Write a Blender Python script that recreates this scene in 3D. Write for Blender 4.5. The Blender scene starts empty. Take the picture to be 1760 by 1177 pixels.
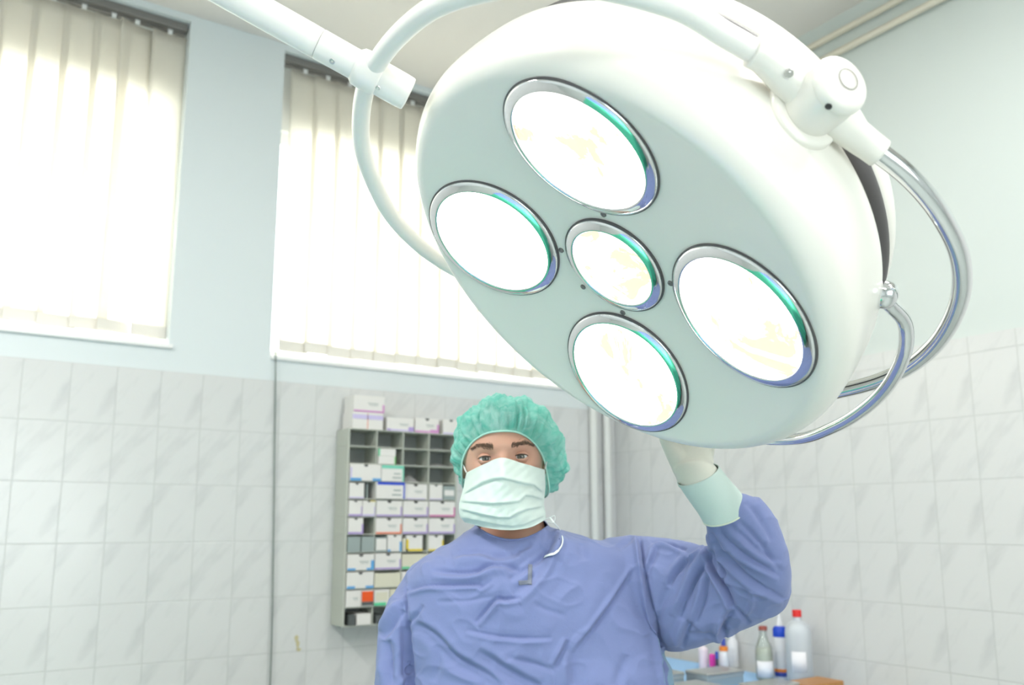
import bpy, bmesh, math, random
import numpy as np
from mathutils import Vector, Matrix
from mathutils.bvhtree import BVHTree
random.seed(7); rng = np.random.default_rng(7)
PI = math.pi
sc = bpy.context.scene
COL = sc.collection

# ------------------------------------------------------------------ camera
FPX = 1500.0; CX, CY = 880.0, 640.0
PITCH = math.atan(262/1500); YAW = math.radians(33.5)
CAM = np.array([0.0, 0.0, 1.55])
FW = np.array([math.sin(YAW)*math.cos(PITCH), math.cos(YAW)*math.cos(PITCH), math.sin(PITCH)])
RT = np.array([math.cos(YAW), -math.sin(YAW), 0.0])
UP = np.cross(RT, FW)
FH = np.array([math.sin(YAW), math.cos(YAW), 0.0])
cd = bpy.data.cameras.new('camera'); cam = bpy.data.objects.new('camera', cd); COL.objects.link(cam)
cam.location = CAM; cam.rotation_euler = (PI/2+PITCH, 0, -YAW)
cd.sensor_width = 36; cd.lens = 36*FPX/1760; cd.shift_y = (640-588.5)/1760
cd.clip_start = 0.02
cd.dof.use_dof = True; cd.dof.focus_distance = 1.22; cd.dof.aperture_fstop = 4.8
sc.camera = cam

# ------------------------------------------------------------------ light and exposure
sc.view_settings.view_transform = 'Standard'; sc.view_settings.look = 'None'
sc.view_settings.gamma = 1; sc.view_settings.use_curve_mapping = False
sc.view_settings.exposure = -0.12
w = bpy.data.worlds.new('sky'); sc.world = w; w.use_nodes = True
w.node_tree.nodes['Background'].inputs[0].default_value = (0.93, 0.97, 1.0, 1)
w.node_tree.nodes['Background'].inputs[1].default_value = 5.0

def area(name, loc, rot, sx, sy, power, color=(1, 1, 1), spread=180):
    l = bpy.data.lights.new(name, 'AREA'); l.shape = 'RECTANGLE'; l.size = sx; l.size_y = sy
    l.energy = power; l.color = color; l.spread = math.radians(spread)
    o = bpy.data.objects.new(name, l); COL.objects.link(o); o.location = loc; o.rotation_euler = rot
    return o
# daylight outside the two windows of the far wall, shining in on the blinds
area('daylight_left_window', (0.0, 3.95, 2.62), (-PI/2, 0, 0), 1.7, 1.0, 95, (1.0, 0.98, 0.95))
area('daylight_right_window', (1.8, 3.95, 2.62), (-PI/2, 0, 0), 1.8, 1.0, 100, (1.0, 0.98, 0.95))
# ceiling fluorescent fittings
CEIL_LAMPS = [(-0.9, 1.5), (1.6, 0.9), (-0.7, -0.8), (1.35, -0.8)]
for i, (x, y) in enumerate(CEIL_LAMPS):
    area('ceiling_tube_light', (x, y, 3.385), (0, 0, 0), 0.28, 1.15, [62, 26, 32, 28][i], (1.0, 0.985, 0.95))
# daylight through the window of the wall behind the camera
area('daylight_rear_window', (0.2, -2.36, 1.75), (PI/2, 0, 0), 2.6, 1.5, 26, (0.93, 0.97, 1.0))

# ------------------------------------------------------------------ helpers
def ray(px, py): return FW + RT*(px-CX)/FPX + UP*(CY-py)/FPX
def W(px, py, d):
    """world point seen along pixel ray at horizontal distance d"""
    r = ray(px, py); return CAM + r*(d/(r@FH))
def RD(r, d, z):
    return np.array([RT[0]*r+FH[0]*d, RT[1]*r+FH[1]*d, z])
def hit(px, py, ax, val):
    r = ray(px, py); return CAM + r*((val-CAM[ax])/r[ax])
def projn(P):
    q = P-CAM; z = q@FW
    return CX+FPX*(q@RT)/z, CY-FPX*(q@UP)/z

def lin(c):
    return tuple(((v/255+0.055)/1.055)**2.4 if v/255 > 0.04045 else v/255/12.92 for v in c)+(1,)
MATS = {}
def mat(name, col=(0.8, 0.8, 0.8), rough=0.5, metal=0.0, spec=0.5, **k):
    if name in MATS: return MATS[name]
    m = bpy.data.materials.new(name); m.use_nodes = True; nt = m.node_tree
    b = nt.nodes['Principled BSDF']
    b.inputs['Base Color'].default_value = (*col[:3], 1); b.inputs['Roughness'].default_value = rough
    b.inputs['Metallic'].default_value = metal; b.inputs['Specular IOR Level'].default_value = spec
    for kk, v in k.items():
        b.inputs[kk.replace('_', ' ')].default_value = v
    # gentle surface unevenness so nothing is perfectly uniform
    tc = nt.nodes.new('ShaderNodeTexCoord'); nz = nt.nodes.new('ShaderNodeTexNoise')
    nz.inputs['Scale'].default_value = 60; nz.inputs['Detail'].default_value = 3
    nt.links.new(tc.outputs['Object'], nz.inputs['Vector'])
    bp = nt.nodes.new('ShaderNodeBump'); bp.inputs['Strength'].default_value = 0.03; bp.inputs['Distance'].default_value = 0.002
    nt.links.new(nz.outputs['Fac'], bp.inputs['Height']); nt.links.new(bp.outputs['Normal'], b.inputs['Normal'])
    MATS[name] = m; return m
def N(nt, t, **inp):
    n = nt.nodes.new(t)
    for k, v in inp.items():
        if k.startswith('_'): setattr(n, k[1:], v)
        else: n.inputs[k].default_value = v
    return n
def mth(nt, op, a, b=None, c=None):
    n = nt.nodes.new('ShaderNodeMath'); n.operation = op
    for i, v in enumerate((a, b, c)):
        if v is None: continue
        if isinstance(v, (int, float)): n.inputs[i].default_value = v
        else: nt.links.new(v, n.inputs[i])
    return n.outputs[0]

def link(name, me, material=None, parent=None, smooth=True, inv=True):
    o = bpy.data.objects.new(name, me); COL.objects.link(o)
    if material is not None:
        for mm in (material if isinstance(material, (list, tuple)) else [material]): me.materials.append(mm)
    if smooth and len(me.polygons):
        me.polygons.foreach_set('use_smooth', [True]*len(me.polygons)); me.update()
    if parent is not None:
        o.parent = parent
        if inv:
            M = parent.matrix_basis.copy(); q = parent.parent
            while q is not None: M = q.matrix_basis @ M; q = q.parent
            PI_ = parent_world(parent).inverted()
            me.transform(PI_)
    return o
def parent_world(p):
    M = p.matrix_basis.copy(); q = p.parent
    while q is not None: M = q.matrix_basis @ M; q = q.parent
    return M
def obj_bm(name, bm, material=None, parent=None, smooth=False, inv=True):
    me = bpy.data.meshes.new(name); bm.normal_update(); bm.to_mesh(me); bm.free()
    return link(name, me, material, parent, smooth, inv)
def obj_vf(name, V, Fc, material=None, parent=None, smooth=True, inv=True):
    me = bpy.data.meshes.new(name); me.from_pydata([tuple(map(float, v)) for v in V], [], [tuple(f) for f in Fc]); me.update()
    return link(name, me, material, parent, smooth, inv)
def tag(o, label=None, cat=None, group=None, kind=None):
    if label: o['label'] = label
    if cat: o['category'] = cat
    if group: o['group'] = group
    if kind: o['kind'] = kind
    return o
def empty(name, loc, label, cat, group=None, kind=None, rz=0):
    o = bpy.data.objects.new(name, None); COL.objects.link(o); o.location = loc; o.rotation_euler = (0, 0, rz)
    o.empty_display_size = 0.05
    return tag(o, label, cat, group, kind)
def bx(bm, lo, hi, bev=0.0):
    lo = Vector(lo); hi = Vector(hi)
    r = bmesh.ops.create_cube(bm, size=1, matrix=Matrix.Translation((lo+hi)/2) @ Matrix.Diagonal((*(hi-lo), 1)))
    if bev > 0:
        es = list({e for v in r['verts'] for e in v.link_edges})
        bmesh.ops.bevel(bm, geom=es, offset=bev, segments=2, affect='EDGES', profile=0.6)
    return bm
def box(name, lo, hi, material, parent=None, bev=0.0):
    return obj_bm(name, bx(bmesh.new(), lo, hi, bev), material, parent)
def frame(t, hint=None):
    t = np.array(t, float); t = t/np.linalg.norm(t)
    h = np.array(hint if hint is not None else ((0, 0, 1) if abs(t[2]) < .9 else (1, 0, 0)), float)
    u = h-t*(h@t); u /= np.linalg.norm(u); return u, np.cross(t, u), t
def catmull(P, n=10, closed=False):
    P = [np.array(p, float) for p in P]; out = []
    m = len(P); rngI = range(m) if closed else range(m-1)
    for i in rngI:
        if closed: a, b, c, d = P[(i-1) % m], P[i], P[(i+1) % m], P[(i+2) % m]
        else:
            b, c = P[i], P[i+1]; a = P[i-1] if i > 0 else 2*b-c; d = P[i+2] if i+2 < m else 2*c-b
        for k in range(n):
            t = k/n
            out.append(.5*((2*b)+(-a+c)*t+(2*a-5*b+4*c-d)*t*t+(-a+3*b-3*c+d)*t**3))
    if not closed: out.append(P[-1])
    return np.array(out)
def tube_vf(P, R, seg=16, cap=True, closed=False, flat=1.0, hint=None):
    P = np.array(P, float); n = len(P)
    R = np.full(n, R) if np.isscalar(R) else np.array(R, float)
    T = np.zeros_like(P)
    if closed: T = np.roll(P, -1, 0)-np.roll(P, 1, 0)
    else:
        T[1:-1] = P[2:]-P[:-2]; T[0] = P[1]-P[0]; T[-1] = P[-1]-P[-2]
    T /= np.linalg.norm(T, axis=1)[:, None]
    u, v, _ = frame(T[0], hint); V = []; Fc = []
    for i in range(n):
        u = u-T[i]*(u@T[i]); u /= np.linalg.norm(u); v = np.cross(T[i], u)
        for k in range(seg):
            a = 2*PI*k/seg; V.append(P[i]+R[i]*(math.cos(a)*u*flat+math.sin(a)*v))
    m = n if closed else n-1
    for i in range(m):
        j = (i+1) % n
        for k in range(seg):
            k2 = (k+1) % seg; Fc.append((i*seg+k, i*seg+k2, j*seg+k2, j*seg+k))
    if cap and not closed:
        Fc.append(tuple(range(seg))[::-1]); Fc.append(tuple((n-1)*seg+k for k in range(seg)))
    return V, Fc
def tube(name, P, R, material, parent=None, seg=16, **k):
    V, Fc = tube_vf(P, R, seg, **k); return obj_vf(name, V, Fc, material, parent)
def merge(parts):
    V = []; Fc = []
    for v, f in parts:
        b = len(V); V += list(v); Fc += [tuple(i+b for i in q) for q in f]
    return V, Fc
def lathe_vf(prof, seg=48, org=(0, 0, 0), ax=(0, 0, 1), hint=None, close=True):
    """prof = [(rho, h)...] ; h along ax"""
    u, v, t = frame(ax, hint); org = np.array(org, float); V = []; Fc = []; rows = []
    for (r, h) in prof:
        if r < 1e-6: rows.append([len(V)]); V.append(org+t*h)
        else:
            rows.append(list(range(len(V), len(V)+seg)))
            for k in range(seg):
                a = 2*PI*k/seg; V.append(org+t*h+r*(math.cos(a)*u+math.sin(a)*v))
    for A, B in zip(rows[:-1], rows[1:]):
        for k in range(seg):
            k2 = (k+1) % seg
            if len(A) == 1 and len(B) == 1: continue
            if len(A) == 1: Fc.append((A[0], B[k2], B[k]))
            elif len(B) == 1: Fc.append((A[k], A[k2], B[0]))
            else: Fc.append((A[k], A[k2], B[k2], B[k]))
    return V, Fc
def lathe(name, prof, material, parent=None, seg=48, **k):
    V, Fc = lathe_vf(prof, seg, **k); o = obj_vf(name, V, Fc, material, parent)
    bm = bmesh.new(); bm.from_mesh(o.data); bmesh.ops.recalc_face_normals(bm, faces=bm.faces); bm.to_mesh(o.data); bm.free()
    return o
def round_prof(prof, n=5, r=0.3):
    """chaikin rounding of a polyline profile"""
    P = [np.array(p, float) for p in prof]
    for _ in range(n):
        Q = [P[0]]
        for a, b in zip(P[:-1], P[1:]):
            Q += [a*(1-.25)+b*.25, a*.25+b*.75]
        Q.append(P[-1]); P = Q
        if len(P) > 90: break
    return [tuple(p) for p in P]
def auto_smooth(o, ang=35):
    me = o.data; me.polygons.foreach_set('use_smooth', [True]*len(me.polygons))
    bm = bmesh.new(); bm.from_mesh(me)
    for e in bm.edges:
        if len(e.link_faces) == 2 and e.calc_face_angle(0) > math.radians(ang): e.smooth = False
    bm.to_mesh(me); bm.free(); return o

# ------------------------------------------------------------------ materials
def tile_material(name, axis, pitch, phase):
    """glazed 15 x 20 marble tiles; axis = horizontal object axis index"""
    m = bpy.data.materials.new(name); m.use_nodes = True; nt = m.node_tree; L = nt.links
    b = nt.nodes['Principled BSDF']; tc = N(nt, 'ShaderNodeTexCoord'); sx = N(nt, 'ShaderNodeSeparateXYZ')
    L.new(tc.outputs['Object'], sx.inputs[0])
    h = sx.outputs[axis]; z = sx.outputs[2]
    sgn = 1 if axis == 0 else -1
    uu = mth(nt, 'MULTIPLY', mth(nt, 'SUBTRACT', h, phase), sgn/pitch)
    vv = mth(nt, 'DIVIDE', mth(nt, 'SUBTRACT', z, 2.09), 0.2)
    iu = mth(nt, 'FLOOR', uu); iv = mth(nt, 'FLOOR', vv)
    fu = mth(nt, 'SUBTRACT', uu, iu); fv = mth(nt, 'SUBTRACT', vv, iv)
    # distance to the joint, metres
    du = mth(nt, 'MULTIPLY', mth(nt, 'MINIMUM', fu, mth(nt, 'SUBTRACT', 1.0, fu)), pitch)
    dv = mth(nt, 'MULTIPLY', mth(nt, 'MINIMUM', fv, mth(nt, 'SUBTRACT', 1.0, fv)), 0.2)
    d = mth(nt, 'MINIMUM', du, dv)
    joint = N(nt, 'ShaderNodeMapRange'); joint.inputs['From Min'].default_value = 0.0008; joint.inputs['From Max'].default_value = 0.0024
    L.new(d, joint.inputs['Value'])
    # diagonal veins, the same sheet pattern with a per-tile shift
    xl = mth(nt, 'MULTIPLY', fu, 0.15); yl = mth(nt, 'MULTIPLY', fv, 0.2)
    al = mth(nt, 'ADD', mth(nt, 'MULTIPLY', xl, 0.60), mth(nt, 'MULTIPLY', yl, 0.80))
    ac = mth(nt, 'SUBTRACT', mth(nt, 'MULTIPLY', xl, 0.80), mth(nt, 'MULTIPLY', yl, 0.60))
    wn = N(nt, 'ShaderNodeTexWhiteNoise', _noise_dimensions='2D'); cb0 = N(nt, 'ShaderNodeCombineXYZ')
    L.new(mth(nt, 'FLOOR', mth(nt, 'MULTIPLY', iu, 0.34)), cb0.inputs[0]); L.new(iv, cb0.inputs[1]); L.new(cb0.outputs[0], wn.inputs['Vector'])
    cb = N(nt, 'ShaderNodeCombineXYZ')
    L.new(mth(nt, 'MULTIPLY', al, 4.0), cb.inputs[0]); L.new(mth(nt, 'MULTIPLY', ac, 15.0), cb.inputs[1])
    L.new(mth(nt, 'MULTIPLY', mth(nt, 'FLOOR', mth(nt, 'MULTIPLY', wn.outputs['Value'], 4.0)), 7.3), cb.inputs[2])
    nz = N(nt, 'ShaderNodeTexNoise', Scale=1.0, Detail=4.0, Roughness=0.6); L.new(cb.outputs[0], nz.inputs['Vector'])
    vein = N(nt, 'ShaderNodeMapRange'); vein.inputs['From Min'].default_value = 0.48; vein.inputs['From Max'].default_value = 0.86
    L.new(nz.outputs['Fac'], vein.inputs['Value'])
    mx = N(nt, 'ShaderNodeMix', _data_type='RGBA'); mx.inputs['A'].default_value = (0.655, 0.66, 0.655, 1); mx.inputs['B'].default_value = (0.50, 0.51, 0.515, 1)
    L.new(vein.outputs[0], mx.inputs['Factor'])
    mj = N(nt, 'ShaderNodeMix', _data_type='RGBA'); mj.inputs['A'].default_value = (0.56, 0.57, 0.56, 1)
    L.new(joint.outputs[0], mj.inputs['Factor']); L.new(mx.outputs['Result'], mj.inputs['B'])
    L.new(mj.outputs['Result'], b.inputs['Base Color'])
    b.inputs['Roughness'].default_value = 0.22; b.inputs['Specular IOR Level'].default_value = 0.4
    bp = N(nt, 'ShaderNodeBump', Strength=0.5, Distance=0.0015)
    wz = N(nt, 'ShaderNodeTexNoise', Scale=5.0, Detail=1.0); L.new(tc.outputs['Object'], wz.inputs['Vector'])
    hh = mth(nt, 'ADD', joint.outputs[0], mth(nt, 'MULTIPLY', wz.outputs['Fac'], 1.2))
    L.new(hh, bp.inputs['Height']); L.new(bp.outputs['Normal'], b.inputs['Normal'])
    return m
M_tile_back = tile_material('marble_tile_far_wall', 0, 0.1437, 0.217)
M_tile_right = tile_material('marble_tile_right_wall', 1, 0.150, 1.78)
M_paint = mat('pale_blue_wall_paint', (0.69, 0.74, 0.75), 0.6, spec=0.25)
M_paint_r = mat('pale_mint_wall_paint', (0.60, 0.65, 0.63), 0.6, spec=0.25)
M_ceil = mat('ceiling_paint', (0.76, 0.725, 0.69), 0.75, spec=0.2)
M_floor = mat('floor_vinyl', (0.45, 0.50, 0.48), 0.35)
M_white = mat('white_plastic', (0.85, 0.85, 0.84), 0.4)
M_enamel = mat('lamp_white_enamel', (0.85, 0.83, 0.755), 0.3, spec=0.5, Coat_Weight=0.3, Coat_Roughness=0.12)
M_arm = mat('arm_white_enamel', (0.86, 0.845, 0.785), 0.33, spec=0.5)
M_chrome = mat('polished_chrome', (0.82, 0.83, 0.84), 0.06, 1.0)
M_steel = mat('brushed_stainless_steel', (0.62, 0.61, 0.58), 0.3, 1.0)
M_rubber = mat('dark_grey_rubber', (0.10, 0.095, 0.095), 0.5)
M_dark = mat('black_screw_recess', (0.03, 0.03, 0.03), 0.5)
M_rail = mat('grey_brown_aluminium_rail', (0.21, 0.20, 0.19), 0.45, 0.3)
M_frame = mat('window_frame_white', (0.8, 0.8, 0.78), 0.4)
M_pipe = mat('painted_pipe', (0.70, 0.71, 0.69), 0.45)
M_pipe2 = mat('beige_conduit', (0.74, 0.70, 0.60), 0.5)
M_drape_g = mat('teal_surgical_drape', (0.06, 0.355, 0.235), 0.85, spec=0.1)
M_drape_b = mat('blue_surgical_sheet', (0.12, 0.19, 0.50), 0.85, spec=0.1)
M_cab = mat('sage_grey_cabinet_plastic', (0.50, 0.52, 0.46), 0.5)
M_cabin = mat('grey_cabinet_inside', (0.30, 0.325, 0.315), 0.55)
M_cloth_lb = mat('light_blue_cloth', (0.36, 0.58, 0.86), 0.9, spec=0.1)
M_wood = mat('orange_brown_wood', (0.42, 0.20, 0.06), 0.45)
M_shoe = mat('white_clog', (0.75, 0.76, 0.76), 0.5)

# blinds: translucent woven fabric
def blind_mat():
    m = bpy.data.materials.new('cream_blind_fabric'); m.use_nodes = True; nt = m.node_tree; L = nt.links
    b = nt.nodes['Principled BSDF']; out = nt.nodes['Material Output']
    tc = N(nt, 'ShaderNodeTexCoord'); mp = N(nt, 'ShaderNodeMapping'); mp.inputs['Scale'].default_value = (900, 900, 220)
    nz = N(nt, 'ShaderNodeTexNoise', Scale=1.0, Detail=2.0); L.new(tc.outputs['Object'], mp.inputs[0]); L.new(mp.outputs[0], nz.inputs['Vector'])
    cr = N(nt, 'ShaderNodeMix', _data_type='RGBA'); cr.inputs['A'].default_value = (0.83, 0.80, 0.735, 1); cr.inputs['B'].default_value = (0.88, 0.86, 0.80, 1)
    L.new(nz.outputs['Fac'], cr.inputs['Factor']); L.new(cr.outputs['Result'], b.inputs['Base Color']); b.inputs['Roughness'].default_value = 0.85
    tr = N(nt, 'ShaderNodeBsdfTranslucent'); tr.inputs[0].default_value = (0.93, 0.90, 0.84, 1)
    ms = N(nt, 'ShaderNodeMixShader'); ms.inputs[0].default_value = 0.55
    L.new(b.outputs[0], ms.inputs[1]); L.new(tr.outputs[0], ms.inputs[2]); L.new(ms.outputs[0], out.inputs['Surface'])
    return m
M_blind = blind_mat(); M_hem = mat('blind_hem_fabric', (.74, .71, .65), .8)
def glass_mat(name, col=(0.95, 0.98, 0.97), rough=0.02, trans=0.75):
    m = bpy.data.materials.new(name); m.use_nodes = True; nt = m.node_tree; L = nt.links
    out = nt.nodes['Material Output']; nt.nodes.remove(nt.nodes['Principled BSDF'])
    t = N(nt, 'ShaderNodeBsdfTransparent'); t.inputs[0].default_value = (*col, 1)
    g = N(nt, 'ShaderNodeBsdfGlossy'); g.inputs['Roughness'].default_value = rough
    fr = N(nt, 'ShaderNodeFresnel'); fr.inputs[0].default_value = 1.45
    ms = N(nt, 'ShaderNodeMixShader'); L.new(fr.outputs[0], ms.inputs[0]); L.new(t.outputs[0], ms.inputs[1]); L.new(g.outputs[0], ms.inputs[2])
    df = N(nt, 'ShaderNodeBsdfDiffuse'); df.inputs[0].default_value = (*col, 1)
    m2 = N(nt, 'ShaderNodeMixShader'); m2.inputs[0].default_value = 1-trans
    L.new(ms.outputs[0], m2.inputs[1]); L.new(df.outputs[0], m2.inputs[2]); L.new(m2.outputs[0], out.inputs['Surface'])
    return m
M_glass = glass_mat('window_glass', trans=1.0)
M_bglass = glass_mat('bottle_glass', (0.88, 0.93, 0.90), 0.04, 0.80)
M_jug = glass_mat('milky_jug_plastic', (0.86, 0.90, 0.94), 0.3, 0.45)

# ------------------------------------------------------------------ room shell
XR, YB, ZC = 2.74, 3.24, 3.48
XL, YF = -2.6, -2.5
TH = 0.30; ZT = 2.09
W1 = (-1.05, 0.667); W2 = (1.037, 2.62); ZS, ZH = 2.185, 3.455
def S(name, bm, m, parent=None, label=None, cat=None):
    o = obj_bm(name, bm, m, parent)
    if parent is None: tag(o, label, cat, kind='structure')
    return o
bm = bmesh.new(); bx(bm, (XL-TH, YF-TH, -0.2), (XR+TH, YB+TH, 0)); S('floor', bm, M_floor, label='grey green vinyl floor of the operating room', cat='floor')
bm = bmesh.new(); bx(bm, (XL-TH, YF-TH, ZC), (XR+TH, YB+TH, ZC+0.2)); S('ceiling', bm, M_ceil, label='plain off-white painted ceiling above the lamp', cat='ceiling')
bm = bmesh.new()
bx(bm, (XL-TH, YB, 0), (XR+TH, YB+TH, ZS)); bx(bm, (XL-TH, YB, ZH), (XR+TH, YB+TH, ZC))
bx(bm, (XL-TH, YB, ZS), (W1[0], YB+TH, ZH)); bx(bm, (W1[1], YB, ZS), (W2[0], YB+TH, ZH)); bx(bm, (W2[1], YB, ZS), (XR+TH, YB+TH, ZH))
wb = S('wall_back', bm, M_paint, label='far wall with tiles below and two blind-covered windows above', cat='wall')
bm = bmesh.new(); bx(bm, (XL, YB-0.008, 0), (XR-0.008, YB, ZT), 0.0)
S('tile_cladding', bm, M_tile_back, wb)
bm = bmesh.new(); bx(bm, (XR, YF-TH, 0), (XR+TH, YB, ZC)); wr = S('wall_right', bm, M_paint_r, label='right wall, mint paint above marble tiles', cat='wall')
bm = bmesh.new(); bx(bm, (XR-0.008, YF, 0), (XR, YB-0.008, ZT+0.055)); S('tile_cladding', bm, M_tile_right, wr)
bm = bmesh.new(); bx(bm, (XL-TH, YF-TH, 0), (XL, YB, ZC)); wl = S('wall_left', bm, M_paint, label='left wall outside the picture, painted pale blue', cat='wall')
bm = bmesh.new(); RW = (-1.1, 1.5, 1.0, 2.5)
bx(bm, (XL, YF-TH, 0), (XR, YF, RW[2])); bx(bm, (XL, YF-TH, RW[3]), (XR, YF, ZC)); bx(bm, (XL, YF-TH, RW[2]), (RW[0], YF, RW[3])); bx(bm, (RW[1], YF-TH, RW[2]), (XR, YF, RW[3]))
S('wall_front', bm, M_paint, label='wall behind the camera with a wide window', cat='wall')

def window(name, x0, x1, z0, z1, y, label, nm):
    r = empty(name, ((x0+x1)/2, y, z0), label, 'window', kind='structure')
    bm = bmesh.new(); f = 0.055
    bx(bm, (x0, y-.03, z0), (x1, y+.03, z0+f)); bx(bm, (x0, y-.03, z1-f), (x1, y+.03, z1))
    bx(bm, (x0, y-.03, z0+f), (x0+f, y+.03, z1-f)); bx(bm, (x1-f, y-.03, z0+f), (x1, y+.03, z1-f))
    for k in range(1, nm):
        xm = x0+(x1-x0)*k/nm; bx(bm, (xm-.02, y-.025, z0+f), (xm+.02, y+.025, z1-f))
    obj_bm('window_frame', bm, M_frame, r)
    box('glass_pane', (x0+f, y-.003, z0+f), (x1-f, y+.003, z1-f), M_glass, r)
    return r
# outside lintel closes the top of the opening, as a roller-shutter box does
for k, (a, b) in enumerate((W1, W2)):
    wnd = window('window_%d' % (k+1), a, b, ZS, 3.18, YB+0.2, ['left window, glass behind cream vertical blinds', 'right window, glass behind cream vertical blinds beside the pillar'][k], 2)
    box('shutter_box', (a, YB+0.15, 3.18), (b, YB+TH+0.02, ZH), M_frame, wnd)
window('window_3', RW[0], RW[1], RW[2], RW[3], YF-0.15, 'wide window in the wall behind the camera', 3)
for k, (a, b) in enumerate((W1, W2)):
    bm = bmesh.new(); bx(bm, (a-.0 , YB-0.012, ZS-0.012), (b+0.012, YB+0.15, ZS+0.003), 0.002)
    tag(S('trim_%d' % (k+1), bm, M_white, None, ['thin white sill under the left window', 'thin white sill under the right window'][k], 'window sill'))

# ------------------------------------------------------------------ vertical blinds
def blind(x0, x1, label, dark_at, first):
    y = YB+0.055; zt = 3.41; r = empty('vertical_blind', ((x0+x1)/2, y, ZS+0.03), label, 'blind', 'cream vertical blinds')
    bm = bmesh.new(); bx(bm, (x0, y-.03, 3.425), (x1, y-.004, 3.455), .003); bx(bm, (x0, y+.004, 3.425), (x1, y+.03, 3.455), .003); bx(bm, (x0, y-.028, 3.447), (x1, y+.028, 3.455))
    obj_bm('head_rail', bm, M_rail, r)
    pitch = 0.100; wd = 0.124; x = first; slats = []
    while x > x0+0.03: slats.append(x); x -= pitch
    for i, xc in enumerate(slats):
        ang = math.radians(4+random.uniform(-2, 2))
        if i == dark_at: xc -= .018; ang = math.radians(20)
        c, s = math.cos(ang), math.sin(ang); nx, nz = 7, 24
        V = []; Fc = []; zb = 2.222+random.uniform(-.004, .004)
        ph = random.uniform(0, 6)
        for j in range(nz+1):
            for q in range(nx+1):
                t = q/nx*2-1; lx = t*wd/2; bow = 0.004*(1-t*t)+.0025*math.sin(ph+j*.25)*(1-j/nz*.3)
                z = zt+(zb-zt)*j/nz
                V.append((xc+lx*c-bow*s, y+lx*s+bow*c, z))
        for j in range(nz):
            for q in range(nx):
                a = j*(nx+1)+q; Fc.append((a, a+1, a+nx+2, a+nx+1))
        so = obj_vf('slat', V, Fc, M_blind, r)
        md = so.modifiers.new('thickness', 'SOLIDIFY'); md.thickness = 0.0006
        # hem pocket with its weight
        bm = bmesh.new(); bx(bm, (-wd/2+.002, -.0035, 0), (wd/2-.002, .0035, .042), .002)
        bm.transform(Matrix.Translation((xc, y+.002, zb+.002)) @ Matrix.Rotation(ang, 4, 'Z'))
        obj_bm('hem_weight', bm, M_hem, so)
        bm = bmesh.new(); bx(bm, (xc-.008, y-.004, zt-.002), (xc+.008, y+.004, zt+.02)); obj_bm('slat_clip', bm, M_white, r)
    return r
blind(W1[0]+.005, W1[1]-.004, 'cream vertical blinds covering the left window', 1, W1[1]-0.062)
blind(W2[0]+.002, W2[1]-.01, 'cream vertical blinds covering the right window behind the lamp', 99, W2[1]-0.075)
# pull cord
P = catmull([(1.04, YB-.015, 2.51), (1.052, YB-.016, 2.2), (1.065, YB-.02, 1.8), (1.085, YB-.02, 1.2), (1.09, YB-.018, 0.75)], 12)
pc = tube('hanging_cord', P, 0.0028, mat('grey_green_cord', (0.17, 0.21, 0.19), 0.6), None, 8)
tag(pc, 'thin dark cord hanging down the tiles from the edge of the right window', 'cord')
st = hit(511, 1106, 1, YB-.0085)
V = []; 
bm = bmesh.new()
for (dx, dz, a, b_) in ((-.004, .018, .007, .013), (.002, -.004, .006, .016), (.006, -.022, .009, .006)):
    pts = [bm.verts.new((st[0]+dx+a*math.cos(t)*(1+.3*math.sin(3*t)), YB-.0088, st[2]+dz+b_*math.sin(t))) for t in np.linspace(0, 2*PI, 14, endpoint=False)]
    f = bm.faces.new(pts); e = bmesh.ops.extrude_face_region(bm, geom=[f]); bmesh.ops.translate(bm, vec=(0, .001, 0), verts=[v for v in e['geom'] if isinstance(v, bmesh.types.BMVert)])
o = obj_bm('wall_stain', bm, mat('yellow_brown_stain', (0.55, 0.50, 0.30), 0.7), wb)

# pipes
def pipe(name, P, R, m, label, group=None):
    o = tube(name, P, R, m, None, 20); tag(o, label, 'pipe', group); return o
pipe('wall_pipe', [(2.585, YB-.03, 0), (2.585, YB-.03, ZC)], .0185, M_pipe, 'white vertical pipe in the corner, the left one of the two', 'pipes in the corner')
pipe('wall_pipe', [(2.665, YB-.032, 0), (2.665, YB-.032, ZC)], .0185, M_pipe, 'white vertical pipe in the corner, the one nearer the right wall', 'pipes in the corner')
pipe('conduit', [(XR-.022, YF, 3.395), (XR-.022, YB, 3.395)], .0125, M_pipe2, 'cream conduit along the right wall just under the ceiling', 'conduits on the right wall')
pipe('conduit', [(XR-.022, YF, 3.318), (XR-.022, YB, 3.318)], .0135, M_pipe2, 'cream conduit along the right wall, the lower one of the pair', 'conduits on the right wall')

# ceiling fittings (outside the frame, they light the room)
for i, (x, y) in enumerate(CEIL_LAMPS):
    r = empty('ceiling_light', (x, y, 3.39), 'long white fluorescent ceiling fitting, ' + ['front left', 'above the surgeon', 'rear left', 'rear right'][i], 'ceiling light', 'ceiling lights')
    bm = bmesh.new(); bx(bm, (x-.16, y-.6, 3.40), (x+.16, y+.6, 3.475), .01); obj_bm('housing', bm, M_white, r)

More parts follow.
